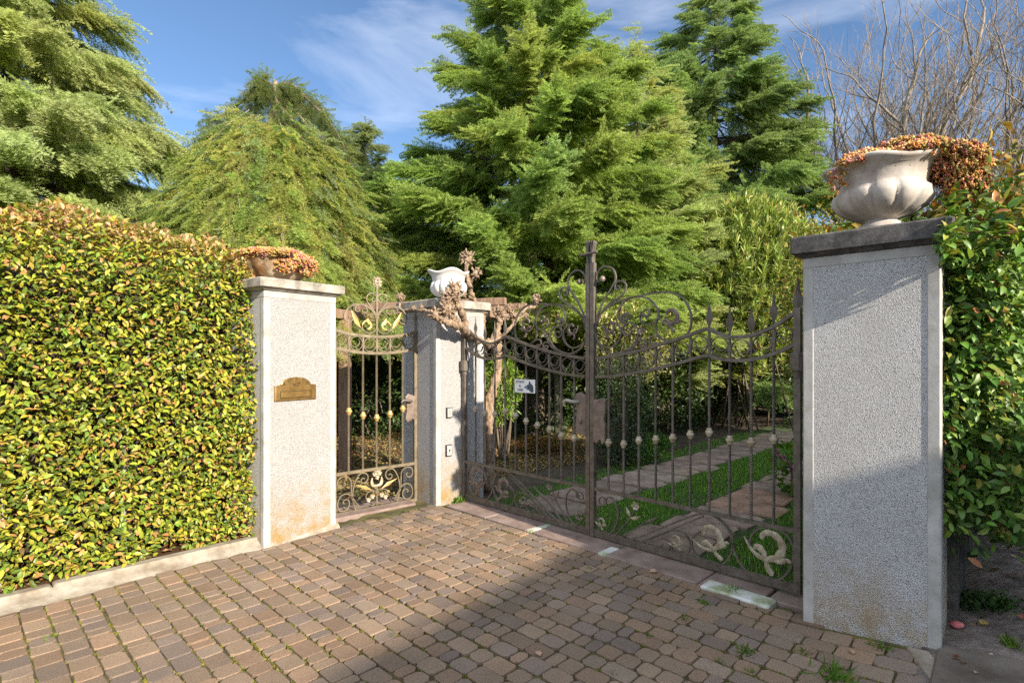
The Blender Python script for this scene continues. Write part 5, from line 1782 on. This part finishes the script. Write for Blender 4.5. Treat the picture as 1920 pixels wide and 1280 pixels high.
# ------------------------------------------------------------------ shrubs of the garden
def shrub(label, c, R, n, leafv, leaff, size, pal_, wts, seed, mat='leaf', upb=.3, spread=.6, stems=10, cat='shrub', name='garden_shrub', shell=.6, lump=.22, z_min=.02, grp='garden shrubs', stem_mat='bark', sprigs=0, base_sp=.10):
    rng = np.random.default_rng(seed)
    c = np.array(c, float); R = np.array(R, float)
    r = thing(name, label, cat, (c[0], c[1], 0)); r['group'] = grp
    a = Acc()
    d = nrm(rng.normal(0, 1, (n, 3)))
    q = rng.uniform(shell ** 3, 1, n) ** (1 / 3)
    lm = 1 + lump * np.sin(d[:, 0] * 5 + seed) * np.sin(d[:, 2] * 6 + 1) + lump * .7 * np.sin(d[:, 1] * 9 + d[:, 2] * 7)
    P = c + d * R * (q * lm)[:, None]
    if sprigs:
        k = sprigs
        dd = nrm(rng.normal(0, 1, (k, 3)) + [0, 0, .45]); hub = c + dd * R * rng.uniform(.62, 1.04, (k, 1))
        m = n // k
        stem_d = nrm(dd * .5 + np.array([0, 0, .8]) + rng.normal(0, .3, (k, 3)))
        tt = np.tile(np.linspace(0, .28, m), k)
        P = np.repeat(hub, m, 0) + np.repeat(stem_d, m, 0) * tt[:, None]
        d = np.repeat(stem_d, m, 0); n = len(P)
    keep = P[:, 2] > z_min
    P, d = P[keep], d[keep]; n = len(P)
    fw = d * (.5 if not sprigs else .75) + unit_noise(n, rng, spread) + np.array([0, 0, upb])
    up = d * .5 + np.array([0, 0, .6]) + unit_noise(n, rng, .45)
    scatter(a, leafv, leaff, P, frames(fw, up), rng.uniform(*size, n), pick(pal_, wts, n, rng))
    build('foliage', a, M[mat], r)
    a = Acc()
    for k in range(stems):
        e_ = c + nrm(rng.normal(0, 1, 3) + [0, 0, .8]) * R * rng.uniform(.5, .85)
        b = np.array([c[0] + rng.normal(0, base_sp * R[0] + .02), c[1] + rng.normal(0, base_sp * R[1] + .02), -.03])
        m_ = (b + e_) / 2 + rng.normal(0, .08, 3) * R
        tube(a, catmull([b, m_, e_], 5), np.linspace(.022, .006, 11), 5)
    build('stems', a, M[stem_mat], r)
    return r


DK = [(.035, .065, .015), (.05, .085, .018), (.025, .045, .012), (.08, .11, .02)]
OL = [(.24, .32, .065), (.33, .39, .09), (.15, .22, .045), (.42, .42, .12), (.42, .33, .12)]
shrub('tall oleander bush of narrow pale green leaves behind the shaded gate leaf', (*depth_point(1400, 12.4)[:2], 3.05), (1.6, 1.3, 1.85), 78000, LONG_V, LONG_F, (.13, .21), OL, [3, 3, 2, 1.5, .3], 81, upb=.45, spread=.5, stems=18, sprigs=3000, z_min=.8, base_sp=.30)
shrub('yellow and orange tinged berry shrub squeezed between the oleander and the near pillar', (*depth_point(1565, 6.3)[:2], 2.05), (.55, .6, 1.25), 9000, SMALL_V, SMALL_F, (.035, .06), [(.24, .22, .035), (.16, .19, .03), (.40, .23, .03), (.09, .13, .02), (.34, .15, .035)], [3, 3, 1.2, 2, .7], 82, lump=.3, z_min=.5)
shrub('cream and yellow variegated shrub seen through the gate crest scrolls', (*depth_point(1178, 8.7)[:2], 1.75), (.62, .6, .62), 7000, SMALL_V, SMALL_F, (.035, .06), [(.48, .42, .17), (.38, .36, .10), (.22, .25, .05), (.55, .48, .26)], [2, 2, 2, 1], 83, lump=.25)
shrub('dark small-leaved evergreen bush beside the lock plate of the drive gate', (*depth_point(1163, 8.0)[:2], .80), (.42, .42, .85), 7500, SMALL_V, SMALL_F, (.03, .05), [(.05, .085, .03), (.08, .12, .045), (.03, .055, .02)], [2, 1.5, 1.5], 84, mat='leafgloss')
shrub('fresh lime green shrub glowing beside the vine trunk', (*depth_point(942, 8.6)[:2], 1.1), (.30, .3, .55), 2200, LONG_V, LONG_F, (.07, .12), [(.16, .25, .03), (.22, .30, .04), (.10, .18, .02)], [1, 1, 1], 85, upb=-.3)
dark = [(700, 11.2, .95, (1.1, .8, 1.15), 'dark glossy bush seen through the walk gate bars'),
        (600, 12.5, 1.2, (1.5, 1.0, 1.5), 'dark green bush behind the letterbox pillar'),
        (790, 13.0, 1.2, (1.4, .9, 1.6), 'dark rounded bush behind the middle pillar'),
        (905, 12.2, 1.1, (1.0, .8, 1.4), 'dark bush in the shade behind the vine trunk'),
        (1010, 11.3, .95, (1.05, .8, 1.15), 'dark leafy bush behind the warning sign'),
        (1085, 12.8, 1.15, (1.0, .8, 1.35), 'dark bush behind the meeting stiles of the gate'),
        (1245, 12.0, 1.0, (1.0, .9, 1.3), 'dark bush under the slim cedar beyond the lawn'),
        (1335, 13.6, 1.1, (1.1, .9, 1.4), 'dark bush at the far edge of the lawn behind the oleander'),
        (1460, 15.5, 1.2, (1.3, 1.0, 1.5), 'dark bush at the far end of the slab path'),
        (1545, 12.5, 1.1, (1.2, 1.0, 1.4), 'dark bush on the right of the slab path end, behind the near pillar'),
        (1400, 19.0, 1.3, (1.6, 1.0, 1.6), 'farthest dark bush closing the view along the slab path'),
        (470, 12.0, 1.4, (1.6, 1.0, 1.7), 'dark bush hidden low behind the clipped hedge')]
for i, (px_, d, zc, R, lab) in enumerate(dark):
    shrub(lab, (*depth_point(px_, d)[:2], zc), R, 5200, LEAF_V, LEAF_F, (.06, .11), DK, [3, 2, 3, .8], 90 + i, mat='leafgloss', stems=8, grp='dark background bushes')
# low ground-cover clumps
for i, (px_, d, R, lab) in enumerate(((1190, 8.3, (.42, .35, .20), 'low bright green clump at the path edge below the dark bush'), (1225, 9.4, (.35, .3, .18), 'low clover-like clump beside the path, farther from the gate'), (1010, 9.3, (.5, .3, .14), 'low mixed clump with rusty leaves behind the gate'))):
    shrub(lab, (*depth_point(px_, d)[:2], .10), R, 2200, SMALL_V, SMALL_F, (.03, .055), [(.08, .19, .02), (.12, .24, .03), (.05, .12, .015)] if i < 2 else [(.12, .14, .02), (.36, .16, .05), (.22, .12, .04)], [1, 1, 1], 110 + i, stems=4, upb=.5, cat='plant', name='ground_plant', grp='low garden plants')
# leafy plant with pink flower spike near the right hinge
r = shrub('broad-leaved plant with a pink flower spike at the foot of the shaded gate leaf', (*depth_point(1492, 6.2)[:2], .30), (.24, .22, .30), 130, LEAF_V, LEAF_F, (.09, .14), [(.08, .17, .02), (.13, .22, .03)], [1, 1], 120, stems=5, upb=.2, cat='plant', name='ground_plant', grp='low garden plants')
rng = np.random.default_rng(121)
a = Acc(); hub = np.append(depth_point(1463, 6.3)[:2], .42)
t = rng.uniform(0, 1, 160)
P = hub + np.column_stack([.10 * t - .07, rng.normal(0, .02, 160), .10 - .10 * t]) + rng.normal(0, .018, (160, 3))
scatter(a, SMALL_V, SMALL_F, P, frames(rng.normal(0, 1, (160, 3)), rng.normal(0, 1, (160, 3))), rng.uniform(.015, .03, 160), pick([(.50, .16, .30), (.60, .28, .42), (.38, .10, .22)], [1, 1, 1], 160, rng))
tube(a, [np.append(depth_point(1492, 6.2)[:2], .28), (np.append(depth_point(1492, 6.2)[:2], .28) + hub) / 2 + [0, 0, .05], hub], [.008, .007, .006], 6, col=(.4, .12, .2))
build('flower_spike', a, M['petal'], r)

# boundary hedge closing the garden far behind
rng = np.random.default_rng(131)
r = thing('hedge', 'long dark boundary hedge closing the far end of the garden', 'hedge', (0, 23, 0))
a = Acc(); n = 26000
x = rng.uniform(-26, 24, n); z = rng.uniform(.05, 3.4, n)
top = 3.1 + .35 * np.sin(x * .7) + .2 * np.sin(x * 1.9)
z = z / 3.4 * top
P = np.column_stack([x, 23 - rng.uniform(0, .6, n) - .25 * np.sin(x * 2.3 + z * 3), z])
scatter(a, LEAF_V, LEAF_F, P, frames(np.array([0, -.5, 0]) + unit_noise(n, rng, .7), np.array([0, -.5, .6]) + unit_noise(n, rng, .4)), rng.uniform(.13, .24, n), pick(DK, [3, 2, 3, 1], n, rng))
build('foliage', a, M['leaf'], r)
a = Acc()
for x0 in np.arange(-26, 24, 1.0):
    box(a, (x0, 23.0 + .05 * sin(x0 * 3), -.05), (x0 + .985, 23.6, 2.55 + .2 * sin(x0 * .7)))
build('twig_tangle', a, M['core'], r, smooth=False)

# ------------------------------------------------------------------ lawn, slab tracks, forest floor
rng = np.random.default_rng(141)
def gate_xy(u, v):
    """u along the drive gate, v into the garden"""
    u = np.asarray(u, float); v = np.asarray(v, float)
    return P0 + u[..., None] * GU + v[..., None] * LD
a = Acc()
V = []
for v in np.linspace(.03, 12, 60):
    for u in np.linspace(.10, 4.3, 24):
        xy = gate_xy(u, v); V.append((xy[0], xy[1], -.012 + .006 * sin(u * 7 + v * 5)))
F = [(i * 24 + j, i * 24 + j + 1, i * 24 + 25 + j, i * 24 + 24 + j) for i in range(59) for j in range(23)]
F = [f[::-1] for f in F]
a.add(V, F); tag(build('lawn_soil', a, M['turf']), kind='structure')
n = 90000
u = rng.uniform(.1, 4.2, n); v = rng.uniform(.05, 8.0, n) ** 1.0
xy = gate_xy(u, v)
on_slab = ((np.abs(u - .86) < .36) | (np.abs(u - 2.32) < .37)) & (rng.uniform(0, 1, n) < .97)
far_thin = (u < .5) & (rng.uniform(0, 1, n) < .6)
bare = (np.sin(xy[:, 0] * 2.1) * np.sin(xy[:, 1] * 2.7 + 1) > .55) & (rng.uniform(0, 1, n) < .5)
k = ~(on_slab | far_thin | bare)
xy = xy[k]; n = len(xy)
P = np.column_stack([xy, np.full(n, -.014)])
a = Acc()
GR_V = np.array([(-.09, 0, 0), (.09, 0, 0), (-.05, .55, .06), (.05, .55, .06), (0, 1, .22)]); GR_F = np.array([(0, 1, 3), (0, 3, 2), (2, 3, 4)])
fw = np.array([0, 0, 1.0]) + unit_noise(n, rng, .45)
scatter(a, GR_V, GR_F, P, frames(fw, unit_noise(n, rng, 1) + [0, 0, .3]), rng.uniform(.025, .065, n), pick([(.13, .30, .03), (.18, .36, .04), (.09, .21, .024), (.26, .34, .06)], [3, 3, 2, 1], n, rng))
tag(build('grass', a, M['grass']), kind='stuff')

slab_labels = []
first = None
idx = 0
words_ = ['nearest', 'second', 'third', 'fourth', 'fifth', 'sixth', 'seventh', 'eighth', 'ninth', 'tenth', 'eleventh', 'twelfth', 'thirteenth', 'fourteenth', 'fifteenth', 'sixteenth', 'seventeenth', 'eighteenth']
for track, uc_, wd in (('shaded near track', 2.32, .78), ('sun-dappled far track', .86, .80)):
    v = .20 if track.startswith('sh') else .35
    for k in range(11 if track.startswith('sh') else 16):
        L = rng.uniform(.36, .52)
        a = Acc()
        hx, hy = wd / 2 * rng.uniform(.82, 1.0), L / 2
        ring = np.array([(-hx + .04, -hy), (-.1, -hy - .012), (hx - .05, -hy + .01), (hx, -hy + .05), (hx - .01, hy - .04), (hx - .06, hy), (0, hy + .015), (-hx + .03, hy - .005), (-hx, hy - .05), (-hx + .01, -hy + .05)]) + rng.normal(0, .014, (10, 2))
        c = gate_xy(np.array(uc_ + rng.normal(0, .025)), np.array(v + L / 2))
        m_ = len(ring); V = []
        for sc, z_ in ((1, -.05), (1, .006), (.965, .014)):
            q = c + (ring[:, :1] * sc) * GU + (ring[:, 1:] * sc) * LD
            V.append(np.column_stack([q, np.full(m_, z_)]))
        V.append([[c[0], c[1], .015]]); V = np.concatenate(V)
        F = [(i * m_ + (j + 1) % m_, i * m_ + j, i * m_ + m_ + j, i * m_ + m_ + (j + 1) % m_) for i in range(2) for j in range(m_)] + [(2 * m_ + (j + 1) % m_, 2 * m_ + j, 3 * m_) for j in range(m_)]
        cc = np.array([1, .96, .92]) * rng.uniform(.8, 1.15) * np.array([1, rng.uniform(.9, 1.02), rng.uniform(.86, 1.05)])
        if track.startswith('sh') and k in (3, 4): cc = np.array([1.25, .95, .82])
        a.add(V, F, np.clip(cc, 0, 2))
        o = build('stepping_stone', a, M['slab'], smooth=False, loc=(c[0], c[1], 0))
        tag(o, f'flat stone slab of the {track} behind the drive gate, {words_[k]} from the gate', 'stepping stone', 'stepping stone slabs in the drive tracks')
        v += L + rng.uniform(.035, .08)

# needle litter and dry grass patches of the wooded floor behind the walk gate
a = Acc(); n = 26000
px_ = rng.uniform(560, 1120, n); d = rng.uniform(6.3, 13, n)
xy = np.column_stack([(px_ - 960) / FPX * d, d])
bb = np.stack([(xy - P0) @ GU, (xy - P0) @ LD], 1)
k = ~((bb[:, 0] > .4) & (bb[:, 0] < 4.2) & (bb[:, 1] > 0)) & ~((bb[:, 0] > .0) & (bb[:, 1] < .1))
qq = np.stack([(xy - Q0) @ QP.U, (xy - Q0) @ QP.N], 1)
k &= qq[:, 1] < -.3
xy = xy[k]; n = len(xy)
scatter(a, SMALL_V, SMALL_F, np.column_stack([xy, np.full(n, -.03) + rng.uniform(0, .03, n)]), frames(unit_noise(n, rng, 1) * [1, 1, .35], np.array([0, 0, 1.0]) + unit_noise(n, rng, .4)), rng.uniform(.025, .06, n), pick([(.30, .22, .08), (.24, .15, .06), (.34, .28, .10), (.14, .17, .04), (.32, .14, .05)], [2, 2, 1.5, 1.2, 1], n, rng))
tag(build('forest_litter', a, M['deadleaf']), kind='stuff')

# ------------------------------------------------------------------ weeds, tufts and leaves on the paving
rng = np.random.default_rng(151)
def tuft(px_, py_, s, n, lab, pal_=[(.08, .17, .02), (.12, .22, .03), (.16, .20, .04)], flat=.8, leafy=False, zoff=0):
    d = FPX * CAM_H / (py_ - HOR)
    c = depth_point(px_, d); c[2] = float(rise(c[0])) + zoff
    a = Acc()
    P = c + np.column_stack([rng.normal(0, s * .35, n), rng.normal(0, s * .35, n), np.full(n, -.006)])
    if leafy:
        P[:, 2] += rng.uniform(0, s * .35, n)
        scatter(a, SMALL_V, SMALL_F, P, frames(unit_noise(n, rng, 1) + [0, 0, .25], np.array([0, 0, 1.0]) + unit_noise(n, rng, .5)), rng.uniform(.25, .5, n) * s * .6, pick(pal_, [1] * len(pal_), n, rng))
    else:
        scatter(a, GR_V, GR_F, P, frames(unit_noise(n, rng, flat) + [0, 0, .6], unit_noise(n, rng, 1) + [0, 0, .3]), rng.uniform(.5, 1.1, n) * s, pick(pal_, [1] * len(pal_), n, rng))
    o = build('ground_ivy' if leafy else 'weed_tuft', a, M['grass'], loc=tuple(c))
    tag(o, lab, 'weed', 'weeds growing in the paving joints')
TF = [(1398, 1222, .07, 60, 'grass tuft in the shaded setts below the mossy marble piece'), (1505, 1222, .05, 40, 'small grass tuft in front of the near pillar foot'), (1648, 1222, .06, 60, 'yellowish grass tuft at the foot of the near pillar face'),
      (1560, 1268, .10, 90, 'grass tuft at the bottom edge below the near pillar'), (1405, 1258, .04, 40, 'tiny weed among the bottom setts left of the pillar'), (1282, 1160, .035, 40, 'tiny weed in a joint below the two marble pieces'),
      (1320, 1130, .05, 60, 'green weed patch at the threshold edge beside the mossy marble'), (1375, 1110, .07, 90, 'grassy strip growing against the mossy marble piece'), (1170, 1030, .05, 50, 'low grass at the threshold below the meeting stiles'),
      (1255, 1072, .045, 50, 'mossy tuft in the joint left of the grey threshold chip'), (1215, 1190, .035, 35, 'little weed in the middle of the shaded setts'), (1350, 1240, .035, 35, 'little weed two setts left of the bottom tufts'),
      (1500, 1195, .03, 30, 'thin weed in the joint close to the pillar corner'), (1105, 1065, .03, 30, 'moss tuft where sun meets shade near the gate'), (930, 1055, .03, 26, 'yellow moss tuft on the sunlit setts'),
      (735, 1190, .03, 26, 'yellow moss tuft along the shadow edge'), (395, 1030, .04, 30, 'weed at the kerb foot near the letterbox pillar'), (95, 1195, .05, 26, 'dry grass blade cluster near the kerb'),
      (1150, 1262, .03, 30, 'small weed in the bottom setts left of the grass tufts')]
for (px_, py_, s, n, lab) in TF:
    tuft(px_, py_, s, n, lab)
tuft(860, 941, .10, 150, 'green tuft between the middle pillar foot and the drive gate')
tuft(1820, 1172, .16, 420, 'dark ivy clump creeping round the low block wall', [(.03, .075, .015), (.05, .10, .02), (.025, .05, .012)], leafy=True)
tuft(1800, 1110, .12, 260, 'ivy climbing beside the low block wall', [(.035, .085, .015), (.06, .12, .02)], leafy=True, zoff=.08)
tuft(1870, 1180, .14, 260, 'feathery weed spreading on the side path', [(.04, .09, .02), (.06, .12, .025)], leafy=True)
tuft(1895, 1245, .06, 90, 'bright grass tuft on the side path flagstones')
tuft(1850, 1050, .10, 160, 'mossy weed patch farther along the side path', [(.07, .12, .015), (.10, .15, .02)])
# litter on the side path
a = Acc(); n = 3200
s = rng.uniform(.74, 3.6, n); q = rng.uniform(-.5, 8, n)
xy = C0 + s[:, None] * FR + q[:, None] * BR
z = np.minimum(rise(xy[:, 0]), .22) + .012
scatter(a, SMALL_V, SMALL_F, np.column_stack([xy, z]), frames(unit_noise(n, rng, 1) * [1, 1, .2], np.array([0, 0, 1.0]) + unit_noise(n, rng, .3)), rng.uniform(.02, .055, n), pick([(.34, .22, .12), (.18, .10, .05), (.45, .34, .24), (.30, .13, .07), (.10, .14, .03)], [1, 2, 1, .7, 1.5], n, rng))
tag(build('path_litter', a, M['deadleaf']), kind='stuff')
# single fallen leaves
FL = [(1218, 1074, .075, .3, 'pale orange fallen leaf lying on the setts beside the threshold'), (1013, 1233, .06, 1.9, 'curled fallen leaf on the shaded setts at the bottom'), (1600, 1232, .05, 1.2, 'pale pink fallen leaf in front of the near pillar'),
      (1448, 745, .0, 0, ''), (1838, 1210, .07, .4, 'yellow fallen leaf beside the ivy clump'), (1803, 1076, .06, 2.0, 'pink fallen leaf near the low block wall')]
for (px_, py_, s, an, lab) in FL:
    if not lab: continue
    d = FPX * CAM_H / (py_ - HOR); c = depth_point(px_, d); c[2] = float(min(rise(c[0]), .22)) + .012
    a = Acc()
    scatter(a, LEAF_V * np.array([1.3, 1, .8]), LEAF_F, np.array([c]), frames(np.array([[cos(an), sin(an), .05]]), np.array([[.1, -.15, 1.0]])), np.array([s]), np.array([[.52, .34, .22]]) if 'yellow' not in lab else np.array([[.45, .33, .10]]))
    o = build('fallen_leaf', a, M['deadleaf'], loc=tuple(c)); tag(o, lab, 'leaf', 'single fallen leaves on the paving')
d = FPX * CAM_H / (1208 - HOR); c = depth_point(1795, d); c[2] = float(min(rise(c[0]), .22)) + .014
a = Acc(); lathe(a, [(.001, -.012), (.022, -.01), (.030, .004), (.022, .018), (.001, .022)], c, 12, lambda th, i, r_, z_: (r_ * (1 + .2 * sin(th * 2 + i)), z_))
tag(build('pebble', a, M['redstone'], loc=tuple(c)), 'small red pebble lying by the foot of the near pillar', 'pebble')

# ------------------------------------------------------------------ the house across the lane whose roof edge throws the big shadow
tS = np.array([.619, .786]); tS /= np.linalg.norm(tS); nS = np.array([tS[1], -tS[0]])
S0 = np.array([.464, 4.526])
TH = TL(S0, tS, nS)
cosn = float(S2 @ nS)
off = 12.0
hz = off / cosn * math.tan(SUN_EL)
c = TH(np.array([[-3, off + 4, 0]]))[0]
r = thing('house', 'flat-roofed rendered house across the lane, casting its shadow over the setts', 'house', (c[0], c[1], 0))
a = Acc(); box(a, (-16, off + .4, -.05), (10, off + 8, hz - .205), TH); build('wall', a, M['render'], r, smooth=False)
a = Acc(); box(a, (-16.4, off, hz - .20), (10.4, off + 8.4, hz), TH); build('roof', a, M['cap'], r, smooth=False)
for s_ in (-13, -9, -5, -1, 3, 7):
    for z_ in (1.0, 3.2):
        a = Acc(); box(a, (s_ - .6, off + .34, z_), (s_ + .6, off + .398, z_ + 1.3), TH); w_ = build('window', a, M['enamel'], r, smooth=False)
        a = Acc(); box(a, (s_ - .5, off + .31, z_ + .1), (s_ + .5, off + .338, z_ + 1.2), TH); build('pane', a, M['glass'], w_, smooth=False)
